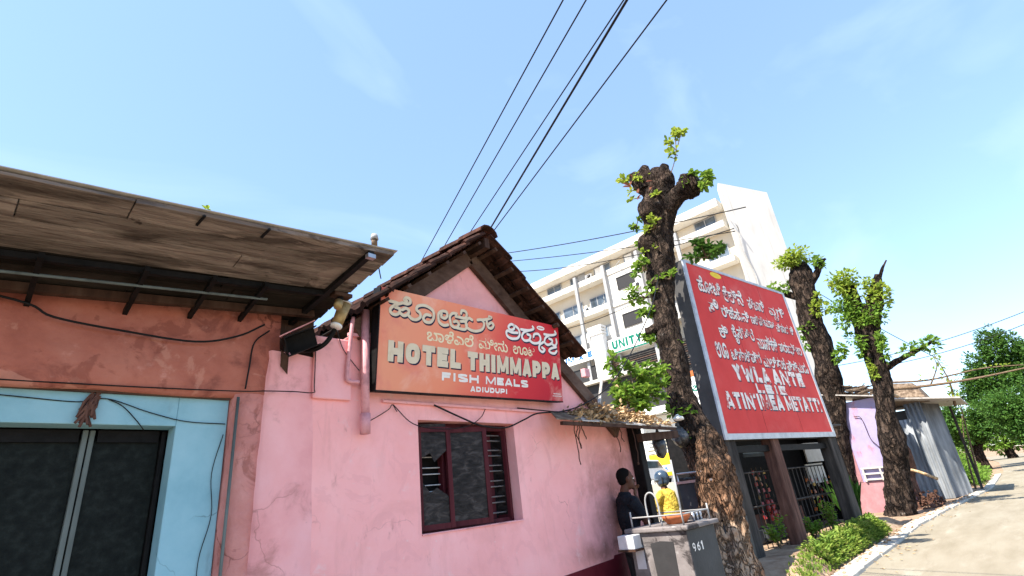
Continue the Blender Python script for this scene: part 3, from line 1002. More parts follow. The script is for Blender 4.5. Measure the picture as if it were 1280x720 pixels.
KW = [[[1.711,0.788],[1.661,0.798],[1.615,0.765],[1.645,0.732],[1.703,0.752],[1.711,0.788],[1.776,0.762],[1.796,0.705],[1.758,0.655],[1.671,0.639],[1.601,0.655],[1.581,0.696],[1.603,0.718],[1.673,0.708],[1.76,0.715]],[[1.82,0.763],[1.895,0.764],[1.972,0.774],[2.035,0.799],[2.021,0.823]],[[1.956,0.772],[1.864,0.734],[1.832,0.679],[1.876,0.644],[1.952,0.659],[1.977,0.708],[1.924,0.722]],[[1.952,0.659],[2.028,0.632],[2.123,0.649],[2.157,0.7],[2.12,0.747],[2.048,0.738],[2.031,0.705]],[[2.204,0.664],[2.137,0.625],[2.127,0.572],[2.181,0.547],[2.223,0.577],[2.176,0.598]],[[2.225,0.761],[2.308,0.762],[2.393,0.773],[2.446,0.796],[2.43,0.821]],[[2.325,0.764],[2.248,0.722],[2.228,0.667],[2.284,0.642],[2.352,0.666],[2.372,0.705],[2.314,0.72]],[[2.352,0.666],[2.419,0.647],[2.455,0.683],[2.45,0.726]],[[2.443,0.633],[2.348,0.607],[2.305,0.576],[2.345,0.553],[2.413,0.555],[2.449,0.586]]]
def strokes(SS, wd, d, off=(0, 0)):
    mb = MB()
    dd = 0
    for s in SS:
        pts = [(q.x + off[0], q.y + off[1]) for q in crom([(a, b, 0) for a, b in s], 5)]
        vv, ff = stroke_strip(pts, wd, False, True)
        put(mb, PS, vv, ff, d + dd)
        dd = (dd + .00013) % .0009
    return mb
DL = 'dark blue drop shadow behind the letters'
strokes(KS, .031, .0015, (.008, -.014)).build('letter_shadow', M['navy'], sign, label=DL)
strokes(KS, .029, .0030).build('lettering', M['cream_let'], sign, label='large cream Kannada word on the left of the top line')
strokes(KW, .031, .0015, (.010, -.015)).build('letter_shadow', M['navy'], sign, label=DL)
strokes(KW, .029, .0030).build('lettering', M['white_let'], sign, label='large white Kannada word on the right of the top line')
for tx, u0, u1, v1 in (('ಬಾಳೆಎಲೆ', .51, 1.10, .60), ('ಮೀನು', 1.17, 1.60, .60), ('ಊಟ', 1.68, 2.05, .575)):
    mb = MB()
    kfont(mb, PS, tx, u0, u1, .475, v1, .002, .018)
    mb.build('lettering', M['row2_let'], sign, label='word of the smaller pale Kannada line')
for nm, mt, d, off in (('letter_shadow', 'navy', .0015, (.014, -.012)), ('lettering', 'cream_let', .003, (0, 0))):
    for tx, u0, u1 in (('HOTEL', .10, .93), ('THIMMAPPA', 1.02, 2.475)):
        mb = MB()
        latin(mb, PS, tx, u0, u1, .248, .184, .42, d, off)
        mb.build(nm, M[mt], sign)
for tx, u0, u1, v0, hh, wt in (('FISH', .70, 1.17, .124, .078, .36), ('MEALS', 1.27, 1.915, .124, .078, .36), ('ADIUDUPI', 1.06, 1.583, .040, .052, .30)):
    mb = MB()
    latin(mb, PS, tx, u0, u1, v0, hh, wt, .002)
    mb.build('lettering', M['white_let'], sign, label='white English word at the bottom')
mb = MB()
for vv_, u0_, u1_ in ((.075, 2.36, 2.49), (.05, 2.345, 2.505)):     # two lines of print too small to read
    q = u0_
    while q < u1_:
        mb.prism([(q, vv_), (q + .009, vv_), (q + .009, vv_ + rnd(.010, .015)), (q, vv_ + .012)], PS.o, PS.eu, PS.ev, PS.en, .0008, .002)
        q += rnd(.013, .02)
mb.build('small_print', M['white_let'], sign, kind='stuff')
ov = MB().prism([(2.165 + .07 * x, .825 + .026 * y) for x, y in c8], PS.o, PS.eu, PS.ev, PS.en, .0005, .0018).build('oval_mark', M['white_let'], sign)
mb = MB()
for i in range(7):
    mb.prism([(2.118 + i * .014, .818), (2.127 + i * .014, .818), (2.127 + i * .014, .831), (2.118 + i * .014, .833)], PS.o, PS.eu, PS.ev, PS.en, .0019, .0026)
mb.build('small_print', M['redl'], ov)

# ------------------------------------------------------------------ shop on the left
shop = thing('shop_building', 'coral plastered shop with pale blue door surround under a weathered board canopy', 'building', (0, 0, 0))
def cz(x, y):                       # canopy plane (underside of the boards)
    return 2.95 + .096 * x - .178 * y
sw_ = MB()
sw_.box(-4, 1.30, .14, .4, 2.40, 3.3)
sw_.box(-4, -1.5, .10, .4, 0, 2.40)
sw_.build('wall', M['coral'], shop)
lb = MB()                            # lintel beam with a wavy plaster face
for i in range(61):
    x = -3.2 + i * .08
    if x > 1.60:
        break
    for j, z in enumerate((2.44, 2.47, 2.60, 2.74, 2.88, 3.2)):
        yy = -.03 + .025 * noise.noise(V((x * 2.1, z * 3, 4))) + (.02 if j in (0,) else 0) + (.03 if j >= 4 else 0)
        zz = z + (.014 * noise.noise(V((x * 2.5, 1, 9))) if j < 2 else 0)
        lb.v.append((x, yy, zz))
    lb.v.append((x, .15, 2.44))
cnt = len(lb.v) // 7
for i in range(cnt - 1):
    a = i * 7
    lb.f.append((a + 6, a + 13, a + 7, a))
    for j in range(5):
        lb.f.append((a + j, a + 7 + j, a + 8 + j, a + 1 + j))
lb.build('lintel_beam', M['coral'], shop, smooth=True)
cb = MB()                            # rough column right of the door
for i in range(16):
    z = i * .165
    q = .022 * noise.noise(V((z * 2.3, 5, 2)))
    cb.v += [(1.31 + q * .4, .16, z), (1.315 + q * .6, -.01 + q, z), (1.46, -.022 + q, z), (1.60, -.012 - q, z), (1.62, .1, z)]
for i in range(15):
    for k in range(4):
        a = i * 5 + k
        cb.f.append((a, a + 1, a + 6, a + 5))
cb.build('column', M['salmon'], shop, smooth=True)
MB().tube([(1.322, -.04, 0), (1.325, -.042, 1.4), (1.33, -.04, 2.44)], .010, 8).build('conduit', M['greyp'], shop, smooth=True)
bl = MB()
bl.box(1.0, 1.305, .05, .2, 0, 2.45)
bl.box(-1.5, 1.0, .05, .2, 2.25, 2.45)
bl.box(-1.5, -1.2, .05, .2, 0, 2.25)
bl.build('door_surround', M['blue'], shop, bevel=.006)
MB().box(-1.5, 1.3, .02, .05, 2.432, 2.452).build('ledge', M['wood_board'], shop)
MB().box(-4, 1.44, .42, 5, 0, 2.9).build('rear_block', M['pink2'], shop)
door = MB().box(-1.5, 1.31, .30, .41, 0, 2.42).build('door', M['dark'], shop)
for x0, x1 in ((-1.19, .584), (.592, .99)):
    lf = MB().box(x0 + .03, x1 - .03, .215, .225, .05, 2.19).build('mesh_panel', M['mesh'], door)
    MB().box(x0, x0 + .026, .19, .235, .02, 2.24).build('stile', M['greyp'] if x0 > 0 else M['black'], lf, bevel=.004)
    MB().box(x1 - .026, x1, .185, .235, .02, 2.24).build('stile', M['greyp'] if x1 < .9 else M['black'], lf, bevel=.004)
    MB().box(x0 + .04, x1 - .04, .19, .235, 2.17, 2.24).build('rail', M['black'], lf)
MB().box(.80, .985, .222, .232, 1.85, 2.0).build('latch_plate', M['black'], door)
# canopy: boards with open joints, tin sheet over them, purlin and rafters below
canopy = MB()
canopy.hexa([(-3.2, -1.012, cz(-3.2, -1.012) + .032), (1.99, -1.012, cz(1.99, -1.012) + .032), (1.90, .3, cz(1.9, .3) + .035), (-3.2, .3, cz(-3.2, .3) + .035),
             (-3.2, -1.012, cz(-3.2, -1.012) + .037), (1.99, -1.012, cz(1.99, -1.012) + .037), (1.90, .3, cz(1.9, .3) + .043), (-3.2, .3, cz(-3.2, .3) + .043)])
canopyo = canopy.build('canopy_sheet', M['tin'], shop)
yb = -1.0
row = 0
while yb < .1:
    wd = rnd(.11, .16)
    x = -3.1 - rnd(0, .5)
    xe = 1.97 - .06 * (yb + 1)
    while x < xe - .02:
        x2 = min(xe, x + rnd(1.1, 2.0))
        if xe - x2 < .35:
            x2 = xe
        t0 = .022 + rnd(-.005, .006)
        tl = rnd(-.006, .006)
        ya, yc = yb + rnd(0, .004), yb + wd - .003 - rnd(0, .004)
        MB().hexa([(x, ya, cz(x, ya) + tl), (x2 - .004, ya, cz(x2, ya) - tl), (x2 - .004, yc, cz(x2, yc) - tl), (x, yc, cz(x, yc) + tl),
                   (x, ya, cz(x, ya) + t0), (x2 - .004, ya, cz(x2, ya) + t0), (x2 - .004, yc, cz(x2, yc) + t0), (x, yc, cz(x, yc) + t0)]).build('board', M['board'] if yb < -.46 else M['board_dark'], canopyo, bevel=.003)  # rear boards get the darker copy, painting the shade near the wall
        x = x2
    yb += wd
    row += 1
def under(x, y, dz):
    return (x, y, cz(x, y) - dz)
MB().bar(under(-3.1, -.42, .022), under(1.72, -.42, .022), .035, .035).build('purlin', M['black'], canopyo)
MB().bar(under(-3.1, -.12, .03), under(1.80, -.12, .03), .05, .05).build('purlin', M['wood_dark'], canopyo)
for x in (-.9, -.32, .16, .62, .98, 1.30):
    MB().bar(under(x - .02, -.50, .05), under(x, .10, .06), .026, .036).build('rafter', M['black'], canopyo)
MB().bar(under(1.78, -1.0, .018), under(1.70, .05, .03), .04, .034).build('rafter', M['black'], canopyo, label='long black steel bar near the canopy end')
MB().box(1.745, 1.805, -1.01, -.97, cz(1.78, -1) - .06, cz(1.78, -1) - .03).build('bracket_plate', M['steel'], canopyo)
MB().tube([under(-3, -.34, .075), under(1.35, -.34, .07)], .009, 8).build('conduit', M['greyp'], canopyo, smooth=True)
for x, y in ((.72, -1.02), (1.07, -1.02)):
    MB().bar(under(x, y + .005, .006), under(x - .01, y + .10, .006), .012, .012).build('strap', M['black'], canopyo)
# flank wall and junk above the wall head
MB().box(1.45, 1.9, .06, .3, 2.85, 3.2).build('gable_fill', M['wood_dark'], shop)

# bolts on the canopy edge
def cap_bolt(x, label, s):
    t = thing('roof_bolt', label, 'bolt', (x, -1.0, cz(x, -1.0) + .043))
    b = t.location
    MB().tube([b, b + V((0, 0, .05 * s))], .022 * s, 10).build('shank', M['twig'], t, smooth=True)
    MB().tube([b + V((0, 0, .05 * s)), b + V((0, 0, .09 * s))], [.03 * s, .022 * s], 10).build('head', M['grey'], t, smooth=True)
cap_bolt(1.80, 'grey stub bolt standing up from the right end of the canopy edge', 1)
tg = MB()
for i in range(7):
    tg.leaf((.73 + rnd(-.01, .01), -1.0, cz(.73, -1) + .045), (rnd(-1, 1), rnd(-1, 1), rnd(.4, 1)), (0, 0, 1), .03, .02)
tag(tg.build('weed', M['leaf_yellow']), 'tiny yellow weed growing on the top edge of the board canopy', 'weed')

# flood lamp and bulb under the canopy end
lamp = thing('flood_lamp', 'aged brass tubular lamp on a black arm at the canopy corner beside the pink pipes', 'lamp', (1.80, -.28, 2.86))
MB().tube([(1.965, -.32, 3.17), (1.905, -.30, 2.98)], [.05, .042], 14).build('housing', M['brass'], lamp, smooth=True)
MB().tube([(1.968, -.321, 3.18), (1.964, -.32, 3.165)], .057, 14).build('rim', M['steel'], lamp, smooth=True)
MB().tube([(1.906, -.30, 2.985), (1.90, -.30, 2.968)], [.047, .044], 14).build('lens', M['white'], lamp, smooth=True)
MB().tube(crom([(1.94, -.29, 3.06), (1.90, -.24, 2.92), (1.85, -.20, 2.84), (1.80, -.1, 2.82), (1.76, 0, 2.85)]), .018, 8).build('arm', M['black'], lamp, smooth=True)
box = thing('meter_box', 'broken dark open box hanging off the wall beneath the canopy corner', 'box', (1.74, -.1, 2.78))
mb = MB()
dx = V((.20, -.10, .10))
dz_ = V((-.05, -.02, .13))
dy_ = V((.03, .11, .02))
o_ = V((1.62, -.13, 2.74))
def face4(a, b, c, d, t=.008):
    n_ = (b - a).cross(d - a).normalized() * t
    mb.hexa([a, b, c, d, a + n_, b + n_, c + n_, d + n_])
face4(o_, o_ + dx, o_ + dx + dy_, o_ + dy_)
face4(o_ + dz_, o_ + dx + dz_, o_ + dx + dz_ + dy_, o_ + dz_ + dy_)
face4(o_ + dy_, o_ + dx + dy_, o_ + dx + dy_ + dz_, o_ + dy_ + dz_)
face4(o_, o_ + dy_, o_ + dy_ + dz_, o_ + dz_)
mb.build('case', M['black'], box)
mb = MB()
face4(o_ + dz_ * 1.05 - V((.03, 0, 0)), o_ + dx + dz_ * 1.3, o_ + dx + dz_ * 1.35 + dy_, o_ + dz_ * 1.1 + dy_)
mb.build('bent_lid', M['pipe'], box)
mb = MB()
face4(o_ + V((-.05, .02, .05)), o_ + V((.0, .0, .0)), o_ + V((.02, .05, -.12)), o_ + V((-.03, .06, -.06)))
mb.build('torn_flap', M['wood_dark'], box)
bulb = thing('bulb_holder', 'small brass bulb holder screwed under the canopy near its right end', 'lamp', (1.86, -.42, cz(1.86, -.42)))
b_ = V((1.86, -.42, cz(1.86, -.42)))
MB().box(1.80, 1.95, -.46, -.38, b_.z - .035, b_.z - .005).build('mount', M['wood_dark'], bulb, bevel=.004)
MB().tube([b_ + V((.01, 0, -.035)), b_ + V((-.02, -.03, -.09))], [.022, .028], 12).build('socket', M['black'], bulb, smooth=True)
MB().tube([b_ + V((-.02, -.03, -.09)), b_ + V((-.045, -.055, -.145))], [.034, .03], 12).build('cap', M['brass'], bulb, smooth=True)

# cables on the walls
def cable(pts, r_, label, name='cable', mat='cable', n=6):
    o = MB().tube(crom(pts, n), r_, 6).build(name, M[mat], None, smooth=True)
    return tag(o, label, 'cable')
cable([(-.6, -.03, 2.98), (.10, -.06, 2.90), (.28, -.06, 2.83), (.62, -.06, 2.80), (1.02, -.06, 2.79), (1.28, -.06, 2.87), (1.45, -.08, 2.98)], .007, 'thick black cable sagging along the coral lintel beam')
cable([(-.3, .03, 2.42), (.2, .04, 2.39), (.48, .045, 2.375), (.62, .04, 2.40), (.84, .04, 2.33), (1.05, .04, 2.28), (1.29, .04, 2.27)], .003, 'thin dark wire crossing the pale blue panel above the door')
cable([(.62, .04, 2.40), (.70, .04, 2.36), (.78, .04, 2.28), (.83, .044, 2.22)], .003, 'hair thin wire hanging from the splice on the blue panel')
cable([(1.285, .04, 2.20), (1.24, .04, 1.95), (1.265, .04, 1.7), (1.22, .04, 1.45), (1.23, .04, 1.2)], .0025, 'loose dark wire hanging down the right side of the blue surround')
cable([(.0, -.04, 2.455), (.7, -.045, 2.462), (1.3, -.06, 2.475), (1.5, -.085, 2.485), (1.7, -.085, 2.495), (1.86, -.06, 2.505), (1.87, -.05, 2.56), (1.872, -.045, 2.85)], .004, 'dark wire along the bottom of the lintel turning up at the pink wall')
cable([(1.50, -.05, 2.95), (1.40, -.05, 2.84), (1.38, -.05, 2.66), (1.37, -.04, 2.5)], .006, 'short curved black wire on the coral column head')
cable([(2.34, -.05, 2.30), (2.46, -.03, 2.36), (2.56, -.03, 2.42), (2.60, -.02, 2.46), (2.64, -.03, 2.40)], .004, 'thin wire looping from the foot of the drain pipe')
cable([(2.60, -.03, 2.46), (2.80, -.04, 2.30), (3.10, -.05, 2.26), (3.42, -.05, 2.29), (3.62, -.04, 2.38), (3.70, -.04, 2.47)], .0045, 'thin cable drooping over the top of the window')
cable([(3.05, -.03, 2.48), (3.40, -.05, 2.36), (3.62, -.06, 2.30), (3.95, -.06, 2.29), (4.25, -.06, 2.38), (4.50, -.06, 2.46), (4.95, -.08, 2.50), (5.40, -.12, 2.62), (5.85, -.2, 2.85), (6.5, -.25, 3.35), (7.6, -.2, 4.3), (8.55, -.05, 5.2)], .0085, 'black cable rising from the window head past the gable to the tree')
cable([(2.05, -.05, 3.05), (2.10, -.05, 2.9), (2.2, -.05, 2.78), (2.26, -.05, 2.72)], .004, 'short loose wire from the lamp to the drain pipe')
cable([(4.20, -.03, 2.51), (4.75, -.035, 2.50), (5.3, -.03, 2.50), (5.9, -.05, 2.53)], .006, 'dark cable running level from the sign to the awning')
sp = MB()
for i in range(16):
    a = V((.56 + rnd(-.02, .02), .035, 2.43 + rnd(-.02, .01)))
    sp.tube([a, a + V((rnd(-.05, 0), rnd(-.03, -.0), -rnd(.06, .10))), a + V((rnd(-.07, 0), rnd(-.03, .0), -rnd(.13, .19)))], .008, 5)
tag(sp.build('rag_bundle', M['post_b']), 'frayed dark rag tied to the top of the blue door surround', 'rag')

# ------------------------------------------------------------------ awning by the corner
awn = thing('awning', 'low lean-to awning strewn with dry leaves beyond the window', 'awning', (6.6, -.2, 0))
def aw(x, t, dz=0):          # t 0 front .. 1 rear
    xl = x + (.5 * t if x < 5 else 0)
    return V((xl, -.45 + .48 * t, 2.305 + .20 * t + dz))
for i in range(6):
    a, b = 4.32 + i * .45, 4.32 + (i + 1) * .45 - .006
    lift = rnd(-.01, .012)
    e = rnd(-.05, .03)
    pts = [aw(a, 0 + e, lift), aw(b, 0 + e, lift), aw(b, 1, lift), aw(a, 1, lift)]
    MB().hexa(pts + [q + V((0, 0, .012)) for q in pts]).build('sheet', M['tin'] if i % 2 else M['tarp'], awn, label=None)
MB().bar(aw(4.4, .05, -.03), aw(7.0, .05, -.035), .04, .035).build('edge_batten', M['wood_dark'], awn)
MB().bar(aw(5.2, .55, -.03), aw(7.0, .55, -.03), .05, .04).build('edge_batten', M['wood_dark'], awn)
MB().bar((6.47, -.075, 0), (6.47, -.085, 2.36), .15, .14, (1, 0, 0)).build('post', M['black'], awn, bevel=.01)
MB().bar((6.2, -.3, 2.17), (7.25, -.30, 2.23), .08, .10).build('rail', M['wood_dark'], awn)
lit = MB()
for i in range(900):
    x = rnd(4.7, 7.0)
    t = rnd(0, 1)
    k = math.exp(-((x - 5.9) / .7) ** 2)
    z = rnd(0, .03 + .13 * k * (.4 + .6 * t))
    if random.random() > .35 + k:
        continue
    lit.leaf(aw(x, t, .014 + z), (rnd(-1, 1), rnd(-1, 1), rnd(-.5, .6)), (rnd(-.6, .6), rnd(-.6, .6), 1), rnd(.05, .12), rnd(.03, .06))
lit.build('leaf_litter', M['leaf_dry'], awn, kind='stuff')
for i, (a, b, lab) in enumerate((((5.55, -.2, 2.60), (5.95, -.05, 2.98), 'grey stick leaning up from the awning against the gable end'), ((5.9, -.25, 2.46), (6.55, -.1, 2.60), 'broken flat stick lying on the awning leaves'), ((5.2, -.2, 2.44), (5.75, -.3, 2.50), 'thin stick lying at the left of the awning leaves'))):
    tag(MB().bar(a, b, .035, .03).build('stick', M['tin'] if i == 0 else M['twig'], None, bevel=.003), lab, 'stick')
for i, (x, y, l_, lab) in enumerate(((4.78, -.33, .42, 'longest dark root hanging below the left of the awning'), (4.86, -.33, .25, 'short tangled root beside the longest one under the awning'), (5.62, -.36, .3, 'pair of dark roots hanging mid way under the awning'), (5.95, -.36, .44, 'single thread with a knot hanging under the awning'))):
    h_ = MB()
    for k in range(2 if i != 3 else 1):
        p = [V((x + k * .05, y, 2.29))]
        for q in range(7):
            p.append(p[-1] + V((rnd(-.03, .03), rnd(-.01, .01), -l_ / 7 * (1 if k == 0 else .6))))
        h_.tube(p, .006, 5)
    if i == 3:
        h_.ell(p[-1], (.014, .014, .02), 8, 5)
    tag(h_.build('hanging_root', M['wood_dark']), lab, 'root')

def bag(name, label, c, r_, mat='bag', n=40, seed=0):
    b = MB().ell(c, r_, 26, 18)
    c = V(c)
    for i, v in enumerate(b.v):
        d = V(v) - c
        k = 1 + .34 * noise.noise(V(v) * 7 + V((seed, 0, 0))) + .18 * noise.noise(V(v) * 17)
        k *= 1 - .35 * max(0, d.z / r_[2])
        b.v[i] = tuple(c + d * k)
    b.tube([c + V((0, 0, r_[2] * .5)), c + V((.01, 0, r_[2] * 1.15))], [.05, .015], 8)
    return tag(b.build(name, M[mat], None, smooth=True), label, 'bag')
bag('plastic_bag', 'black plastic bag tied under the awning beside its post', (6.78, -.26, 2.10), (.10, .09, .17), seed=3)
bag('plastic_bag', 'bunched black plastic bag tied to the trunk of the nearest tree', (7.93, -.03, 2.28), (.15, .13, .20), seed=8)
bag('plastic_bag', 'pale plastic bag caught between the awning end and the trunk', (7.86, -.1, 2.52), (.10, .08, .05), 'white', seed=12)

# ------------------------------------------------------------------ counter and things on it
CX, CY, CT = 5.20, -1.16, 1.13         # near corner and height of the body
ctr = thing('food_counter', 'worn grey food stall counter with dark side and pipe rail at the corner', 'counter', (5.5, -.85, 0))
body = MB().box(CX + .02, CX + .68, CY, CY + .64, 0, CT).build('body', M['cside'], ctr, bevel=.006)
MB().box(CX, CX + .019, CY - .005, CY + .645, 0, CT).build('front_panel', M['counter'], body, label='worn grey end panel facing the window')
MB().prism([(CY + .16, .74), (CY + .40, .73), (CY + .41, 1.03), (CY + .30, 1.05), (CY + .15, 1.04)], (CX, 0, 0), (0, 1, 0), (0, 0, 1), (-1, 0, 0), 0, .005).build('dark_patch', M['gdark'], body)
MB().box(CX - .035, CX + .73, CY - .045, CY + .68, CT + .004, CT + .05).build('top', M['counter'], ctr, bevel=.012)
sy = CY + .555
sto = MB().prism([(sy - .05, .80), (sy + .05, .80), (sy + .05, 1.01), (sy + .035, 1.045), (sy, 1.06), (sy - .035, 1.045), (sy - .05, 1.01)], (CX - .0005, 0, 0), (0, 1, 0), (0, 0, 1), (-1, 0, 0), 0, .003).build('sticker', M['sticker'], body)
MB().prism([(sy + .03 * x, 1.01 + .03 * y) for x, y in c8], (CX - .004, 0, 0), (0, 1, 0), (0, 0, 1), (-1, 0, 0), 0, .002).build('round_mark', M['purple'], sto)
cpl = Plane((CX + .03, CY - .0005, .93), (1, 0, 0), (0, 0, 1))
for ch, u in (('9', .05), ('6', .15), ('1', .24)):
    pr = MB()
    latin(pr, cpl, ch, u, u + .06, 0, .08, .22, .002)
    pr.build('painted_mark', M['white_let'], body)
zt = CT + .05
rail = MB()
ra, rb, rc_, rd = CX + .02, CX + .64, CY + .01, CY + .60
for a in ((ra, rd), (ra, rc_), (rb, rc_), (rb, rd)):
    rail.tube([(a[0], a[1], zt), (a[0], a[1], zt + .16)], .009, 6)
rail.tube([(ra, rd, zt + .10), (ra, rc_, zt + .10), (rb, rc_, zt + .10), (rb, rd, zt + .10)], .008, 6)
rail.tube([(ra, rc_, zt), (ra, rc_ - .01, zt + .62)], .009, 6)
rail.tube(crom([(ra + .02, CY + .40, zt), (ra + .02, CY + .40, zt + .26), (ra + .03, CY + .34, zt + .33), (ra + .04, CY + .28, zt + .26), (ra + .04, CY + .27, zt)]), .009, 6)
rail.build('rail', M['grey'], ctr, smooth=True)
bowl = MB()
prof = [(.0, .0), (.10, .0), (.145, .06), (.155, .09), (.14, .09), (.13, .065), (.09, .02), (0, .02)]
c0 = V((CX + .30, CY + .22, zt + .002))
for k in range(20):
    for rr_, zz in prof:
        bowl.v.append(tuple(c0 + V((rr_ * math.cos(k * math.pi / 10), rr_ * math.sin(k * math.pi / 10), zz))))
n_ = len(prof)
for k in range(20):
    for j in range(n_ - 1):
        bowl.f.append((k * n_ + j, ((k + 1) % 20) * n_ + j, ((k + 1) % 20) * n_ + j + 1, k * n_ + j + 1))
tag(bowl.build('clay_bowl', M['terra'], None, smooth=True), 'wide terracotta bowl standing on the counter', 'bowl')
rack = thing('cup_rack', 'row of steel tumblers in a wire tray on the right of the counter', 'rack', (CX + .5, CY + .1, zt))
MB().box(CX + .40, CX + .63, CY + .03, CY + .15, zt, zt + .008).build('tray', M['steel'], rack)
for i in range(5):
    MB().tube([(CX + .425 + i * .044, CY + .09, zt + .009), (CX + .425 + i * .044, CY + .09, zt + .09)], [.015, .019], 10).build('tumbler', M['gdark' if i % 2 else 'steel'], rack, smooth=True)
tag(MB().box(CX - .17, CX - .02, CY + .50, CY + .69, 1.0, 1.13).build('white_box', M['sticker'], None, bevel=.008), 'small white box on a shelf between the man and the counter', 'box')
MB().box(CX - .18, CX - .002, CY + .49, CY + .70, .98, .998).build('shelf', M['wood_dark'], ctr)

cart = thing('food_cart', 'dark steel cart with grey panel and railing behind the counter', 'cart', (8.3, .55, 0))
MB().box(8.0, 8.9, .10, .2, 1.02, 1.55).build('side_board', M['cside'], cart)
MB().box(7.98, 8.0, -.35, .20, 1.02, 1.56).build('panel', M['cside'], cart, bevel=.01)
MB().box(7.95, 8.9, -.38, .24, 1.0, 1.02).build('shelf', M['black'], cart)
MB().box(7.97, 8.9, -.37, .22, .3, .998).build('base', M['cside'], cart)
mb = MB()
mb.box(7.96, 8.0, -.37, .22, 1.562, 1.60)
mb.tube([(7.97, .18, 1.6), (7.97, .18, 1.71), (7.97, -.35, 1.70), (7.97, -.35, 1.6)], .014, 6)
mb.build('rail', M['steel'], cart)
tt = MB()
for i in range(60):
    tt.ell((7.99 + rnd(-.03, .1), rnd(-.3, .15), 1.615 + rnd(0, .02)), (.03, .04, .02), 6, 4)
tt.build('cloth_roll', M['gdark'], cart)
for y in (-.25, .12):
    wv = MB().tube([(8.4, y - .03, .26), (8.4, y + .03, .26)], .26, 20).build('wheel', M['rubber'], cart, smooth=False)
    MB().tube([(8.4, y - .035, .26), (8.4, y + .035, .26)], .15, 14).build('rim', M['steel'], wv)

# ------------------------------------------------------------------ people
def hand(mb, wrist, d, up, s=1., curl=.5):
    """palm and five bent fingers"""
    d, up = V(d).normalized(), V(up).normalized()
    r_ = d.cross(up).normalized()
    up = r_.cross(d)
    w0 = V(wrist)
    mb.ell(w0 + d * .045 * s, (.045 * s, .038 * s, .018 * s), 10, 7, rot=Matrix((d, r_, up)).transposed())
    for i, L0 in enumerate((.068, .078, .074, .058)):
        a = w0 + d * .085 * s + r_ * (.03 - .02 * i) * s
        b = a + (d - up * curl * .5).normalized() * L0 * .5 * s
        c = b + (d * .55 - up * curl * 1.4).normalized() * L0 * .5 * s
        mb.tube([a - d * .02 * s, a, b, c], [.0095 * s, .0095 * s, .009 * s, .0075 * s], 7)
    a = w0 + d * .03 * s + r_ * .035 * s
    b = a + (d * .6 + r_ * .8 - up * .3).normalized() * .035 * s
    c = b + (d * .9 + r_ * .1 - up * .4).normalized() * .03 * s
    mb.tube([a - r_ * .015 * s, a, b, c], [.012 * s, .012 * s, .011 * s, .009 * s], 7)

def head(mb, c, fwd, up, s=1.):
    """skull, jaw, nose, brow, lips, ears"""
    f = V(fwd).normalized()
    u = V(up).normalized()
    l = u.cross(f).normalized()
    u = f.cross(l)
    Rm = Matrix((f, l, u)).transposed()
    c = V(c)
    P = lambda a, b, d: c + (f * a + l * b + u * d) * s
    mb.ell(P(-.012, 0, .03), (.098 * s, .076 * s, .098 * s), 16, 12, rot=Rm)
    mb.ell(P(.022, 0, -.045), (.072 * s, .060 * s, .075 * s), 14, 10, rot=Rm)
    mb.ell(P(.072, 0, -.10), (.024 * s, .028 * s, .020 * s), 10, 7, rot=Rm)
    mb.tube([P(.085, 0, .018), P(.106, 0, -.018), P(.112, 0, -.028), P(.092, 0, -.034)], [.010 * s, .013 * s, .017 * s, .012 * s], 8)
    mb.ell(P(.088, 0, -.060), (.012 * s, .024 * s, .007 * s), 10, 6, rot=Rm)
    mb.ell(P(.085, 0, -.074), (.012 * s, .020 * s, .008 * s), 10, 6, rot=Rm)
    mb.ell(P(.080, 0, .028), (.016 * s, .052 * s, .012 * s), 10, 6, rot=Rm)
    for q in (-1, 1):
        mb.ell(P(-.005, q * .078, -.01), (.020 * s, .011 * s, .032 * s), 10, 7, rot=Rm)
    return P, Rm

def eyes(P, Rm, parent, s=1.):
    for q in (-1, 1):
        e = MB().ell(P(.079, q * .031, .004), (.010 * s, .014 * s, .009 * s), 10, 7, rot=Rm).build('eye', M['white'], parent, smooth=True)
        MB().ell(P(.0875, q * .031, .004), (.004 * s, .006 * s, .006 * s), 8, 6, rot=Rm).build('iris', M['hair'], e, smooth=True)

# man standing against the wall, fist to his chin
man = thing('person', 'man in a dark shirt leaning on the pink wall with his hand at his chin', 'person', (5.80, -.16, 0))
hc = V((5.80, -.23, 1.685))
bd = MB()
fw = V((.80, -.60, -.03)).normalized()
lt = V((.60, .80, 0))                       # his left
P, Rm = head(bd, hc, fw, (0.02, 0, 1))
nk = V((5.765, -.205, 0))
def at_(f, l, z):
    return nk + fw * f + lt * l + V((0, 0, z))
bd.tube([hc + V((-.01, .01, -.05)), at_(-.005, 0, 1.56), at_(-.01, 0, 1.46)], [.054, .054, .07], 12)
bd.tube([at_(-.01, 0, 1.50), at_(-.02, 0, 1.30), at_(-.01, 0, 1.05), at_(0, 0, .95)], [.085, .095, .095, .095], 14)
rs_, re, rw = at_(0, -.18, 1.44), at_(.14, -.20, 1.19), P(.075, -.02, -.20)
bd.tube([rs_, re, re + (rw - re) * .35, rw], [.05, .045, .042, .028], 10)
hand(bd, rw, P(.10, 0, -.11) - rw, -fw * .6 + lt * .5, 1, .9)
ls, le, lw = at_(0, .17, 1.42), at_(.05, .16, 1.16), at_(.20, -.02, 1.10)
bd.tube([ls, le, lw], [.05, .042, .03], 10)
hand(bd, lw, -lt * .8 + fw * .4, (0, 0, 1), 1, .6)
for q in (-1, 1):
    bd.tube([at_(0, q * .08, 1.0), at_(.03, q * .09, .52), at_(-.01, q * .09, .08)], [.085, .06, .045], 10)
    bd.ell(at_(.05, q * .09, .045), (.12, .05, .045), 10, 7, rot=Matrix((fw, lt, V((0, 0, 1)))).transposed())
bo = remesh(bd.build('body', M['skin'], man, smooth=True), .0075, 3)
eyes(P, Rm, man)
hr = MB()
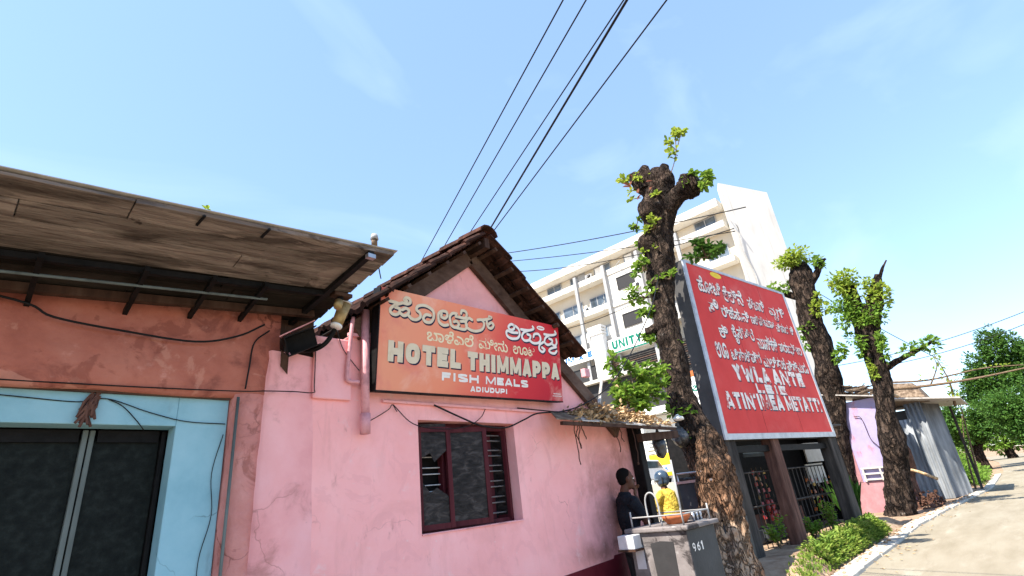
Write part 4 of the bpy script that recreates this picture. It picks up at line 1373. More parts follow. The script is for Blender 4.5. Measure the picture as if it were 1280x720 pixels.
hr.ell(P(-.026, 0, .044), (.094, .080, .092), 18, 12, rot=Rm)
hr.ell(P(-.05, 0, -.005), (.058, .075, .066), 14, 10, rot=Rm)
hro = hr.build('hair', M['hair'], man, smooth=True)
remesh(hro, .008, 2)
hr = MB()
hr.ell(P(.088, 0, -.050), (.014, .030, .006), 10, 6, rot=Rm)
hr.build('moustache', M['hair'], man, smooth=True)
RB = Matrix((fw, lt, V((0, 0, 1)))).transposed()
sh = MB()
sh.tube([at_(-.005, 0, 1.545), at_(-.01, 0, 1.50)], [.070, .085], 14)
sh.ell(at_(-.01, 0, 1.445), (.105, .205, .085), 18, 12, rot=RB)
sh.ell(at_(-.01, 0, 1.27), (.125, .185, .24), 18, 12, rot=RB)
sh.ell(at_(0, 0, 1.02), (.13, .175, .16), 18, 12, rot=RB)
sh.tube([at_(0, -.15, 1.46), rs_, re.lerp(rs_, .25)], [.07, .076, .064], 12)
sh.tube([at_(0, .14, 1.45), ls, le.lerp(ls, .25)], [.07, .076, .064], 12)
remesh(sh.build('shirt', M['shirt'], man, smooth=True), .010, 3)
tr = MB()
for q in (-1, 1):
    tr.tube([at_(0, q * .08, 1.0), at_(.03, q * .09, .52), at_(-.01, q * .09, .10)], [.11, .085, .075], 12)
tr.ell(at_(0, 0, .94), (.125, .17, .11), 16, 10, rot=RB)
remesh(tr.build('trousers', M['gdark'], man, smooth=True), .014, 2)

# scooter rider in a helmet
rx, ry = 9.55, 1.3
rider = thing('person', 'scooter rider in blue grey helmet and yellow shirt seen behind the counter', 'person', (rx, ry, gh(rx, ry)))
bd = MB()
hc = V((rx, ry, 1.69))
P, Rm = head(bd, hc, (-.35, .93, -.1), (0, 0, 1))
bd.tube([hc + V((0, 0, -.08)), (rx, ry - .03, 1.48), (rx, ry - .05, 1.20), (rx, ry - .06, .86)], [.05, .07, .15, .15], 12)
for q in (-1, 1):
    e1, e2, e3 = V((rx + q * .17, ry, 1.42)), V((rx + q * .26 - .06, ry + .15, 1.17)), V((rx + q * .22 - .12, ry + .42, 1.10))
    bd.tube([e1, e2, e3], [.05, .042, .03], 10)
    hand(bd, e3, (-.2, 1, 0), (0, 0, 1), 1, 1.0)
    bd.tube([(rx + q * .10, ry - .05, .88), (rx + q * .14, ry + .36, .82), (rx + q * .12, ry + .30, .40)], [.09, .07, .045], 10)
    bd.ell((rx + q * .12, ry + .36, .36), (.05, .12, .045), 10, 7)
remesh(bd.build('body', M['skin'], rider, smooth=True), .010, 3)
sh = MB()
sh.tube([(rx, ry - .03, 1.52), (rx, ry - .03, 1.44), (rx, ry - .05, 1.2), (rx, ry - .06, .88)], [.075, .17, .19, .18], 16)
for q in (-1, 1):
    sh.tube([(rx + q * .12, ry - .01, 1.45), (rx + q * .18, ry, 1.41), (rx + q * .26 - .06, ry + .14, 1.18), (rx + q * .24 - .1, ry + .3, 1.13)], [.07, .078, .065, .05], 12)
remesh(sh.build('shirt', M['yellow'], rider, smooth=True), .012, 2)
tr = MB()
for q in (-1, 1):
    tr.tube([(rx + q * .08, ry - .06, .9), (rx + q * .14, ry + .36, .83), (rx + q * .12, ry + .30, .42)], [.12, .095, .07], 12)
remesh(tr.build('trousers', M['gdark'], rider, smooth=True), .015, 2)
hm = MB()
hm.ell(P(-.01, 0, .03), (.140, .120, .135), 20, 14, rot=Rm)
hm.ell(P(-.01, 0, -.05), (.120, .112, .09), 16, 10, rot=Rm)
hmo = remesh(hm.build('helmet', M['helmet'], rider, smooth=True), .012, 2)
MB().ell(P(.055, 0, .0), (.088, .106, .055), 16, 10, rot=Rm).build('visor', M['glass'], hmo, smooth=True)
MB().tube([P(-.03, .118, .03), P(-.01, .122, -.12)], .012, 6).build('strap', M['rubber'], hmo, smooth=True)
sco = thing('scooter', 'dark scooter under the rider in the yellow shirt', 'scooter', (rx, ry, gh(rx, ry)))
z0 = gh(rx, ry)
MB().box(rx - .14, rx + .14, ry - .6, ry + .22, .45, .74).build('body', M['cside'], sco, bevel=.06)
MB().box(rx - .13, rx + .13, ry - .55, ry + .2, .745, .80).build('seat', M['rubber'], sco, bevel=.02)
MB().bar((rx, ry + .62, .3), (rx, ry + .48, 1.05), .26, .06, (0, 1, 0)).build('leg_shield', M['cside'], sco, bevel=.02)
MB().tube([(rx - .34, ry + .45, 1.08), (rx, ry + .5, 1.06), (rx + .34, ry + .45, 1.08)], .016, 8).build('handlebar', M['black'], sco)
MB().box(rx - .12, rx + .12, ry + .1, ry + .6, .3, .34).build('footboard', M['rubber'], sco)
for y in (ry - .45, ry + .72):
    wv = MB().tube([(rx - .05, y, .24), (rx + .05, y, .24)], .23, 20).build('wheel', M['rubber'], sco)
    MB().tube([(rx - .055, y, .24), (rx + .055, y, .24)], .13, 14).build('rim', M['steel'], wv)

# ------------------------------------------------------------------ standing red sign
a_ = rad(-8.3)
EU = V((math.cos(a_), math.sin(a_), 0))
BK = V((-math.sin(a_), math.cos(a_), 0))
P2 = Plane((9.75, -.02, 2.21), EU, (0, 0, 1))
SW, SH = 5.0, 3.72
TL0, TR0 = .14, SW - .22            # the panel narrows a little to the top
quad2 = [(0, 0), (SW, 0), (TR0, SH), (TL0, SH)]
s2 = thing('standing_sign', 'big tall red sign with rows of white lettering on dark posts beside the tree', 'sign', P2.p(2.5, 0, -.15) * 1)
s2.location.z = .2
MB().prism(quad2, P2.o, P2.eu, P2.ev, P2.en, -.012, 0).build('face', M['red2'], s2)
MB().prism([(.01, .01), (SW - .01, .01), (TR0 - .01, SH - .01), (TL0 + .01, SH - .01)], P2.o, P2.eu, P2.ev, P2.en, -.34, -.0125).build('box_side', M['signbox'], s2)
def trim(a, b, wd=.085):
    a, b = V((*a, 0)), V((*b, 0))
    d = (b - a).normalized()
    n_ = V((-d.y, d.x, 0)) * wd
    MB().prism([(q.x, q.y) for q in (a, b, b + n_, a + n_)], P2.o, P2.eu, P2.ev, P2.en, -.02, .014).build('trim', M['trim'], s2)
trim((0, 0), (SW, 0), .11)
trim((SW, .11), (TR0, SH), .10)
trim((TR0 - .1, SH), (TL0 + .11, SH), .06)
trim((TL0, SH), (0, .11), .11)
for u in (1.68, 3.32):
    MB().prism([(u, .12), (u + .012, .12), (u + .012, SH - .07), (u, SH - .07)], P2.o, P2.eu, P2.ev, P2.en, .0002, .0009).build('seam', M['red_seam'], s2)
P2s = [(.12, 'ಹೋಟಿ', .50, 1.42, 3.05, 3.44), (0, 'ಕೆಕ್ನೆ', 1.48, 2.35, 2.97, 3.36), (0, 'ಷ್ಟಾರಿ', 2.55, 3.35, 2.93, 3.28), (0, 'ವೃಗಿ', 3.55, 4.38, 2.80, 3.22)]
def word2(mb_, lab):
    sd = MB()
    sd.v = [tuple(V(v) + P2.eu * .016 - P2.ev * .022 - P2.en * .004) for v in mb_.v]
    sd.f = list(mb_.f)
    sd.build('letter_shadow', M['navy'], s2)
    mb_.build('lettering', M['worn_let'], s2, label=lab)
M['worn_let'] = M['white_let'].copy()
blotch(M['worn_let'], (.50, .06, .055), 5, .54, .58, amount=.9, dist=.6)
blotch(M['worn_let'], (.42, .36, .33), 3, .5, .62, amount=.5)
NTH = ('first', 'second', 'third', 'fourth')
def both(i, text, u0, u1, v0, v1, o=.02):
    mb_ = MB()
    kfont(mb_, P2, text, u0, u1, v0, v1, .006, o)
    word2(mb_, 'white Kannada letters of the ' + NTH[i] + ' line')
for _, tx, u0, u1, v0, v1 in P2s:
    both(0, tx, u0, u1, v0, v1)
both(1, 'ತಿ', .70, 1.12, 2.55, 2.95, .03)
both(1, 'ರ್ಹೆಸಾನಿ', 1.2, 2.4, 2.56, 2.86)
both(1, 'ಣಕ್ಷೀಮಾತ', 2.45, 3.6, 2.55, 2.82)
both(1, 'ವಿಷಾಯಕಿ', 3.65, 4.60, 2.50, 2.76)
both(2, 'ಕಿ', .86, 1.22, 2.06, 2.36)
both(2, 'ಕೈಸ್ತಿರೆ', 1.4, 2.35, 1.98, 2.42)
both(2, 'ಮಾಸ್ಕಕಿ', 2.42, 3.4, 1.96, 2.32)
both(2, 'ಷರಾಘೀಲ', 3.46, 4.68, 1.94, 2.26)
both(3, 'ಊ', .53, .98, 1.60, 1.94)
both(3, 'ಟಿಸಾಕ್ಷಿರ', 1.08, 2.35, 1.58, 1.88)
both(3, 'ಮಲಿತಾಕ', 2.42, 3.5, 1.54, 1.84)
both(3, 'ಷಿಸ್ಮರಾ', 3.56, 4.70, 1.50, 1.80)
for tx, u0, u1, v0, hh, wt in (('YWLA', .98, 2.5, 1.16, .34, .34), ('ANTE', 2.65, 4.2, 1.16, .34, .34), ('LEIE', 1.75, 3.1, .93, .20, .36), ("ATIN'IMEA", .38, 2.75, .58, .33, .32), ('METATTI', 2.9, 4.72, .58, .33, .32)):
    mb_ = MB()
    latin(mb_, P2, tx, u0, u1, v0, hh, wt, .006, shear=-.05)
    word2(mb_, 'white block capitals on the lower half')
MB().prism([(1.40 + .23 * x, 3.60 - .02 + .07 * y) for x, y in c8], P2.o, P2.eu, P2.ev, P2.en, .0008, .003).build('oval_mark', M['yel_oval'], s2)
for u, mt, wd, lab in ((.22, 'post', .40, None), (2.02, 'post_b', .34, 'brown middle post'), (4.86, 'post', .40, None)):
    b = P2.p(u, 0, -.18)
    q = MB().bar((b.x + (.05 if u > 4 else 0), b.y, .1), (b.x, b.y, 2.4 if u < 4 else 2.5), wd, wd * .7, BK).build('post', M[mt], s2, bevel=.03, label=lab)
bq = P2.p(4.9, 0, -.2)
MB().bar((bq.x, bq.y + .0, 2.45), (bq.x, bq.y, 5.4), .2, .2, BK).build('post', M['post'], s2)
for v in (2.0,):
    MB().bar(P2.p(.2, -.16, -.2), P2.p(4.8, -.18, -.2), .10, .12).build('cross_beam', M['black'], s2)

# ------------------------------------------------------------------ snack stall behind the sign
so_ = V((10.2, .9, 0))
def S(u, w_, z):
    return so_ + EU * u + BK * w_ + V((0, 0, z))
stall = thing('snack_stall', 'dark open snack stall behind the posts of the tall red sign', 'stall', S(4.5, .4, .26))
def sbox(u0, u1, w0, w1, z0, z1, nm, mt, par=None, **k):
    pts = [S(u0, w0, z0), S(u1, w0, z0), S(u1, w1, z0), S(u0, w1, z0), S(u0, w0, z1), S(u1, w0, z1), S(u1, w1, z1), S(u0, w1, z1)]
    return MB().hexa(pts).build(nm, M[mt], par or stall, **k)
sbox(.8, 7.2, 1.0, 1.08, .2, 2.6, 'back_wall', 'black')
sbox(.75, .83, -.05, 1.0, .2, 2.6, 'side_wall', 'black')
sbox(7.12, 7.2, -.05, 1.0, .2, 2.6, 'side_wall', 'black')
sbox(.7, 7.3, -.25, 1.1, 2.6, 2.64, 'roof', 'signbox')
sbox(.85, 7.1, .02, .5, .9, .94, 'shelf', 'wood_dark')
sbox(.85, 4.0, .0, .06, .22, .80, 'front_panel', 'post_b')
sbox(4.8, 6.55, -.12, -.09, 1.72, 2.18, 'cream_panel', 'edge')
sbox(4.75, 5.75, -.05, -.02, 1.22, 1.68, 'cream_panel', 'edge')
sbox(1.9, 2.9, -.05, -.03, 1.95, 2.2, 'glass_panel', 'glass')
sbox(3.0, 3.6, -.05, -.03, 1.9, 2.3, 'glass_panel', 'glass')
for k in range(3):
    sbox(1.2 + k * .62, 1.7 + k * .62, -.14, .0, .28, .55, 'steel_tin', 'cside', bevel=.03)
pk = ('pk_red', 'pk_orange', 'pk_yellow', 'pk_white')
pkm = {}
for c in pk:
    o = MB().hexa([(-.032, -.01, -.04), (.034, -.01, -.036), (.034, .01, -.036), (-.032, .01, -.04), (-.036, -.01, .032), (.03, -.01, .036), (.03, .01, .036), (-.036, .01, .032)]).build('packet', M[c])
    pkm[c] = o.data
    bpy.data.objects.remove(o)
strips = [(2.0, 'left'), (2.2, 'left'), (2.42, 'left'), (4.42, 'right'), (4.75, 'right'), (5.05, 'right'), (5.5, 'right'), (5.85, 'right')]
gl = {'left': 'hanging strip of red and orange snack packets in the left bay of the stall', 'right': 'hanging strip of orange and yellow snack packets in the right bay of the stall'}
for i, (u, side) in enumerate(strips):
    top = 1.62 if side == 'left' else 1.32
    tloc = S(u, -.10, .55)
    t = thing('packet_strip', gl[side], 'snack packets', tloc, 'packet strips in the ' + side + ' bay')
    MB().tube([S(u, -.085, .6), S(u, -.085, top + .1)], .006, 5).build('string', M['twig'], t)
    n_ = 8 if side == 'left' else 6
    for k in range(n_):
        c = random.choice(('pk_red', 'pk_red', 'pk_orange', 'pk_yellow') if side == 'left' else ('pk_orange', 'pk_yellow', 'pk_white', 'pk_orange', 'pk_red'))
        place(pkm[c], 'packet', t, Matrix.Translation(S(u + rnd(-.05, .05), -.11 + rnd(-.02, .01), top - k * .125 + rnd(-.02, .02))) @ Matrix.Rotation(a_ + rnd(-.5, .5), 4, 'Z') @ Matrix.Rotation(rnd(-.3, .3), 4, 'Y') @ Matrix.Rotation(rnd(-.3, .3), 4, 'X'))
rs = MB()
for i in range(14):
    q = S(2.3 + rnd(-.16, .16), -.15, .85 + rnd(-.18, .18))
    rs.ell(q, (.06, .05, .07), 8, 6)
tag(rs.build('red_sack', M['pk_red'], None, smooth=True), 'bulging bright red sack hanging in the left bay of the stall', 'sack')

# ------------------------------------------------------------------ trees
def trunk(mb, path, burls=(), ns=30, amp=.16, seed=0, flute=.10, sub=12):
    P = crom([(p[0], p[1], p[2]) for p in path], sub)
    Rr = [q.x for q in crom([(p[3], 0, 0) for p in path], sub)]
    base = len(mb.v)
    m = len(P)
    for i in range(m):
        d = (P[min(i + 1, m - 1)] - P[max(i - 1, 0)]).normalized()
        a = d.cross(V((0, 1, .02))).normalized()
        b = d.cross(a)
        for k in range(ns):
            t = 2 * math.pi * k / ns
            dr = a * math.cos(t) + b * math.sin(t)
            q = P[i] + dr * Rr[i]
            sp = V((q.x * 2.2, q.y * 2.2, q.z * .9)) + V((seed, 0, 0))
            r_ = Rr[i] * (1 + amp * 1.3 * noise.noise(sp * 1.1) + amp * .9 * noise.noise(sp * 2.7) + amp * .5 * noise.noise(V((q.x, q.y, q.z)) * 9) + amp * .42 * (1 - 2 * abs(noise.noise(V((q.x * 14, q.y * 14, q.z * 5)) + V((seed, 3, 0))))) + flute * math.sin(t * 5 + P[i].z * .7 + seed) * max(0, 1 - i / (m * .25)))
            for c, br, h in burls:
                dd = (q - V(c)).length / br
                if dd < 1.6:
                    r_ += h * math.exp(-dd * dd * 2.6) - h * 1.1 * math.exp(-dd * dd * 16)
            mb.v.append(tuple(P[i] + dr * r_))
    for i in range(m - 1):
        for k in range(ns):
            k2 = (k + 1) % ns
            mb.f.append((base + i * ns + k, base + i * ns + k2, base + (i + 1) * ns + k2, base + (i + 1) * ns + k))
    mb.f.append(tuple(base + (m - 1) * ns + k for k in range(ns)))
    return mb

def rosette(lf, st, p0, p1, n, L, W, r0=.012, spread=.5):
    """twig with leaves crowding its outer half"""
    p0, p1 = V(p0), V(p1)
    mid = p0.lerp(p1, .5) + V((rnd(-.05, .05), rnd(-.05, .05), rnd(-.04, .04))) * (p1 - p0).length
    pts = crom([p0, mid, p1], 4)
    st.tube(pts, [r0 * (1 - .6 * i / (len(pts) - 1)) for i in range(len(pts))], 5)
    ax = (p1 - p0).normalized()
    for i in range(int(n * 2.1)):
        t = rnd(1 - spread, 1.03) ** .8
        k = min(len(pts) - 1, int(t * (len(pts) - 1)))
        d = (ax * rnd(-.2, .7) + V((rnd(-1, 1), rnd(-1, 1), rnd(-.6, .9)))).normalized()
        lf.leaf(pts[k] + d * .01, d, (rnd(-.5, .5), rnd(-.5, .5), 1), L * rnd(.45, 1.0), W * rnd(.6, .95))

T1 = V((8.2, -.2, 0))
M['bark1'] = M['bark'].copy()
barkify(M['bark'], 8, .35, .08, (.008, .006, .005), .85)
blotch(M['bark1'], (.30, .16, .09), 4, -.12, .42, (0, 0, .55), (2, 2, 1.75), .9, dist=.4)
blotch(M['bark1'], (.46, .36, .26), 6, .0, .30, (-.25, 0, .55), (1, 1, .8), .6, dist=.4)
barkify(M['bark1'], 17, .4, .035, (.02, .014, .010), .75)
tree = thing('pollarded_tree', 'nearest lopped tree with knobbly burred trunk and leafy shoots left of the tall red sign', 'tree', T1)
mb = MB()
trunk(mb, [(8.2, -.17, -.1, .56), (8.2, -.17, .25, .46), (8.22, -.2, 1.1, .33), (8.27, -.27, 1.75, .30), (8.4, -.08, 2.4, .25), (8.5, .04, 3.0, .215), (8.6, .09, 3.6, .21), (8.75, .06, 4.6, .20), (8.88, .0, 5.5, .24), (8.98, -.1, 6.4, .26), (9.05, -.25, 7.1, .27), (9.05, -.33, 7.45, .25), (9.05, -.30, 7.70, .10)],
      [((8.68, -.05, 6.72), .34, .26), ((8.72, .2, 6.05), .28, .26), ((8.75, -.5, 5.72), .26, .22), ((8.6, -.3, 4.9), .22, .16), ((8.4, .1, 4.0), .2, .14), ((8.9, .1, 5.3), .3, .2), ((8.3, -.25, 3.3), .2, .12), ((8.05, -.4, 1.75), .2, .10), ((8.3, .15, 2.9), .2, .1), ((8.2, .1, 2.2), .18, .1), ((8.75, -.45, 6.4), .22, .14), ((8.7, .15, 7.2), .25, .16)], ns=80, amp=.21, seed=2, flute=.16, sub=26)
for pth in ([(9.05, -.2, 7.1, .18), (9.0, .0, 7.48, .17), (9.0, .14, 7.62, .15), (9.0, .24, 7.62, .07)], [(9.05, -.3, 6.65, .2), (9.02, -.65, 6.85, .17), (9.0, -.92, 6.9, .24), (9.0, -1.10, 6.9, .14)], [(9.05, -.3, 7.2, .2), (9.03, -.45, 7.5, .16), (9.03, -.55, 7.66, .08)], [(8.95, -.1, 7.3, .16), (8.9, -.12, 7.62, .15), (8.9, -.18, 7.78, .08)], [(8.6, .0, 4.28, .12), (8.5, .3, 4.22, .085), (8.45, .42, 4.22, .06)]):
    trunk(mb, pth, [((9.0, .12, 7.7), .2, .08), ((8.8, -1.0, 6.9), .25, .12)], ns=22, amp=.28, seed=5, flute=0)
mb.build('trunk', M['bark1'], tree, smooth=True)
def sprouts(name_mat, items, L, W, parent):
    groups = []                          # shoots that spring from one place are one part
    for it in items:
        for g_ in groups:
            if min((V(it[0]) - V(j[0])).length for j in g_) < .3:
                g_.append(it)
                break
        else:
            groups.append([it])
    for g_ in groups:
        lf, st = MB(), MB()
        for p0, p1, n in g_:
            rosette(lf, st, p0, p1, n, L, W)
        s_ = st.build('shoot', M['twig'], parent)
        lf.build('foliage', M[name_mat], s_, kind='stuff')
def fan(c, r_, k, n, down=.2):
    c = V(c)
    out = []
    for i in range(k):
        d = V((rnd(-1, 1), rnd(-1, 1), rnd(-down, 1))).normalized()
        out.append((c, c + d * r_ * rnd(.55, 1.), n))
    return out
sprouts('leaf_yellow', [((9.03, -.6, 7.4), (9.0, -.86, 7.85), 5), ((9.0, -.86, 7.85), (9.0, -.98, 8.32), 22), ((9.0, -.86, 7.82), (8.95, -.76, 8.1), 14), ((9.0, -.9, 7.9), (9.0, -1.1, 8.2), 14), ((9, -.85, 7.7), (8.95, -.72, 7.85), 8)], .15, .09, tree)
sprouts('leaf_yellow', [((9, .15, 7.65), (8.95, .36, 7.72), 11), ((9, .2, 7.6), (8.95, .46, 7.84), 9), ((9, .15, 7.5), (8.9, .3, 7.38), 5), ((8.85, .05, 7.1), (8.8, .26, 7.15), 5)], .16, .10, tree)
sprouts('leaf', fan((9.0, -1.08, 6.9), .34, 8, 12) + [((9, -1.0, 6.75), (8.85, -1.3, 6.72), 10)], .16, .10, tree)
sprouts('leaf_yellow', fan((8.72, -.12, 6.25), .26, 5, 6) + fan((8.70, .02, 5.75), .24, 4, 6), .16, .10, tree)
sprouts('leaf', fan((8.75, .32, 5.5), .38, 9, 9) + fan((8.72, .4, 4.95), .40, 9, 9) + fan((8.7, .3, 4.5), .34, 6, 9) + fan((8.6, .32, 4.0), .3, 5, 8), .17, .10, tree)
sprouts('leaf_dark', fan((9.3, -.75, 5.5), .42, 11, 14), .17, .10, tree)
sprouts('leaf', fan((8.5, .15, 3.9), .25, 4, 6) + fan((8.4, .1, 3.2), .2, 3, 6) + fan((8.2, .05, 2.55), .24, 5, 7), .16, .10, tree)
fr = MB()
for i in range(9):
    a = V((8.72 + rnd(-.08, .05), -.08 + rnd(-.26, .2), 7.25 + rnd(-.15, .3)))
    fr.leaf(a, (-.6, rnd(-.6, .6), rnd(-1, .5)), (-1, 0, .5), rnd(.12, .22), .07)
fr.build('dry_fern', M['fern'], tree, kind='stuff')

# bush growing over the awning
bush = thing('leafy_bush', 'broad leaved green bush growing up behind the awning left of the trunk', 'bush', (7.3, .35, 0))
st = MB()
st.tube(crom([(7.3, .35, 0), (7.25, .35, 1.2), (7.2, .3, 2.4), (7.15, .25, 2.9)]), .03, 6)
st.build('stem', M['twig'], bush, smooth=True)
for cc, r_, k, n_ in (((7.05, .22, 2.78), .36, 14, 15), ((7.4, .15, 2.85), .30, 9, 13), ((7.2, .2, 3.15), .36, 8, 11), ((6.95, .3, 3.4), .26, 5, 9), ((7.7, .12, 3.25), .32, 7, 10), ((7.95, .1, 3.05), .25, 4, 8)):
    lf, st = MB(), MB()
    for p0, p1, n in fan(cc, r_, k, n_, .5):
        rosette(lf, st, p0, p1, n, .15, .085)
    if cc != (7.05, .22, 2.78):
        st.tube([(7.2, .3, 2.6), cc], .012, 5)
    s_ = st.build('branch', M['twig'], bush)
    lf.build('foliage', M['leaf'], s_, kind='stuff')

def clump(lf, c, r_, n, L, W, seed=0):
    c = V(c)
    for i in range(n):
        d = V((random.gauss(0, 1), random.gauss(0, 1), random.gauss(0, 1))).normalized()
        rr_ = rnd(.45, 1.05) ** .6
        p = c + V((d.x * r_[0], d.y * r_[1], d.z * r_[2])) * rr_ * (1 + .3 * noise.noise(d * 2.3 + V((seed, seed, 0))))
        lf.leaf(p, (d + V((rnd(-.8, .8), rnd(-.8, .8), rnd(-.8, .6)))), (d + V((0, 0, .8))), L * rnd(.6, 1.2), W * rnd(.7, 1.1), False)

def lopped(name, label, path, limbs, clumps, mat, seed, L=.30):
    t = thing(name, label, 'tree', path[0][:3])
    mb = MB()
    trunk(mb, path, [((path[2][0] - .4, path[2][1], path[2][2]), .5, .25)], ns=26, amp=.22, seed=seed)
    for l_ in limbs:
        trunk(mb, l_, (), ns=12, amp=.25, seed=seed + 3, flute=0)
    mb.build('trunk', M['bark'], t, smooth=True)
    for i, (c, r_, n) in enumerate(clumps):
        lf = MB()
        for k in range(max(3, n // 45)):
            cc = V(c) + V((rnd(-1, 1) * r_[0], rnd(-1, 1) * r_[1], rnd(-1, 1) * r_[2])) * .75
            clump(lf, cc, (r_[0] * .42, r_[1] * .42, r_[2] * .42), 45, L, L * .6, seed + i + k)
        lf.build('crown', M[mat if i % 3 else 'leaf_yellow'] if mat == 'leaf' else M[mat], t, kind='stuff')
    return t
lopped('pollarded_tree', 'dark lopped trunk with short leafy crown rising behind the tall red sign', [(22, 1.25, -.1, .42), (22, .82, 2.1, .37), (22, .32, 4.7, .36), (22, .25, 6.9, .36), (22, .1, 8.5, .38), (22, .05, 9.2, .25)],
       [[(22, -.1, 8.2, .16), (22, -.45, 8.5, .12), (22, -.75, 8.9, .09), (22, -.95, 9.0, .04)], [(22, .3, 7.8, .16), (22, .75, 8.1, .12), (22, .95, 8.2, .06)]],
       [((21.9, .2, 9.35), (.5, .6, .4), 700), ((21.8, .75, 8.3), (.45, .4, .25), 130), ((21.8, -.8, 9.0), (.3, .28, .22), 60), ((21.6, -.2, 7.4), (.3, .3, .5), 90), ((21.7, .5, 6.4), (.25, .3, .5), 70), ((21.7, -.3, 5.4), (.25, .2, .3), 60)], 'leaf', 11, .20)
lopped('pollarded_tree', 'lopped forked tree with yellow green tufts standing above the lilac shack', [(20.30, -0.60, -0.1, 0.44), (20.30, -0.70, 0.35, 0.35), (20.30, -1.02, 1.89, 0.29), (20.30, -1.39, 4.07, 0.28), (20.30, -1.51, 5.35, 0.32), (20.30, -1.62, 6.10, 0.35), (20.30, -1.66, 6.40, 0.23)],
       [[(20.30, -1.54, 5.80, 0.26), (20.30, -1.47, 6.55, 0.23), (20.30, -1.51, 7.23, 0.17), (20.30, -1.54, 7.53, 0.08)], [(20.30, -1.77, 5.87, 0.26), (20.30, -2.11, 6.55, 0.21), (20.30, -2.30, 7.00, 0.15), (20.30, -2.41, 7.30, 0.08)], [(20.30, -2.37, 7.08, 0.06), (20.30, -2.60, 7.45, 0.04), (20.30, -2.79, 7.68, 0.02)], [(20.30, -1.60, 4.29, 0.11), (20.30, -2.20, 4.48, 0.075), (20.30, -2.80, 4.66, 0.045), (20.30, -3.20, 4.88, 0.02)]],
       [((20.15, -1.47, 7.15), (0.38, 0.45, 0.56), 800), ((20.00, -1.28, 6.25), (0.38, 0.49, 0.45), 700), ((20.00, -1.85, 6.02), (0.38, 0.45, 0.41), 650), ((20.15, -2.26, 6.78), (0.34, 0.30, 0.49), 500), ((19.92, -1.17, 5.27), (0.23, 0.23, 0.45), 220), ((19.92, -1.85, 4.82), (0.23, 0.19, 0.53), 200), ((20.00, -1.24, 4.29), (0.23, 0.15, 0.45), 130), ((20.22, -2.6, 4.70), (0.23, 0.55, 0.17), 260)], 'leaf', 23, .16)

sprouts('leaf', fan((8.52, .22, 3.45), .24, 4, 6) + fan((8.68, -.2, 5.1), .2, 3, 6) + fan((8.85, .28, 5.95), .26, 5, 7) + fan((8.75, .25, 6.5), .22, 4, 6) + fan((8.25, .05, 2.15), .2, 3, 6), .14, .085, tree)
sprouts('leaf_yellow', fan((8.85, -.1, 7.5), .22, 5, 6) + fan((8.75, -.35, 6.9), .18, 3, 5), .13, .08, tree)

def leafy(name, label, base, th, crowns, mat, n, L, seed, tr_r=.35):
    t = thing(name, label, 'tree', base)
    b = V(base)
    mb = MB()
    trunk(mb, [(b.x, b.y, b.z - .1, tr_r * 1.3), (b.x, b.y + .1, b.z + th * .5, tr_r), (b.x + .1, b.y, b.z + th, tr_r * .8), (b.x, b.y + .1, b.z + th * 1.5, tr_r * .4)], (), ns=14, amp=.2, seed=seed)
    for c, r_ in crowns:
        mb.tube([(b.x, b.y, b.z + th * .8), tuple(V(c) - V((0, 0, r_[2] * .4)))], [tr_r * .5, .05], 7)
    mb.build('trunk', M['bark'], t, smooth=True)
    for i, (c, r_) in enumerate(crowns):
        lf = MB()
        for k in range(n // 60):
            d = V((random.gauss(0, 1), random.gauss(0, 1), random.gauss(0, 1))).normalized() * rnd(.3, 1) ** .5
            cc = V(c) + V((d.x * r_[0], d.y * r_[1], d.z * r_[2])) * rnd(.8, 1.15)
            q = .22 * rnd(.6, 1.5)
            clump(lf, cc, (r_[0] * q, r_[1] * q, r_[2] * q), 60, L, L * .55, seed + k)
        lf.build('crown', M[mat], t, kind='stuff')
    return t
leafy('broadleaf_tree', 'tall dark feathery tree standing far down the road at the right', (62, -5.6, 0), 3, [((62, -5.7, 9.4), (1.5, 1.5, 2.0)), ((62, -4.4, 7.4), (2, 1.9, 2.2)), ((62, -7.2, 7.3), (2, 2, 2.2)), ((62, -3.2, 6.0), (1.8, 1.6, 1.8)), ((62, -5.6, 5.6), (2.4, 3, 2.4)), ((62, -8.6, 6.2), (2, 2, 2.4))], 'leaf_dark', 4200, .30, 3)
leafy('broadleaf_tree', 'bright green rounded tree overhanging the far end of the road', (46, -5.0, 0), 1.6, [((46, -4.2, 3.5), (1.4, 1.3, 1.3)), ((46, -5.6, 3.8), (1.5, 1.5, 1.5)), ((46, -7.0, 3.4), (1.5, 1.5, 1.6)), ((46, -5.0, 2.4), (1.4, 1.5, .9)), ((46, -6.4, 2.3), (1.4, 1.5, .9))], 'leaf_dark', 5400, .2, 9, .3)
leafy('broadleaf_tree', 'dark leafy tree behind the grey sheets at the left of the far road', (58, -1.5, 0), 2, [((58, -1.6, 3.6), (1.8, 1.6, 1.6)), ((58, -2.9, 3.8), (1.6, 1.5, 1.7)), ((58, -.2, 3.4), (1.6, 1.6, 1.6))], 'leaf_dark', 4200, .26, 14, .3)
leafy('broadleaf_tree', 'low pale green tree closing the far end of the road', (96, -3.0, 0), 2, [((96, -2.0, 3.2), (3, 3, 2.6)), ((96, -6.0, 3.6), (3, 3, 3)), ((96, -10.0, 3.4), (3, 3, 3)), ((96, 2.0, 3.0), (3, 3, 2.6))], 'leaf', 2400, .5, 17, .4)

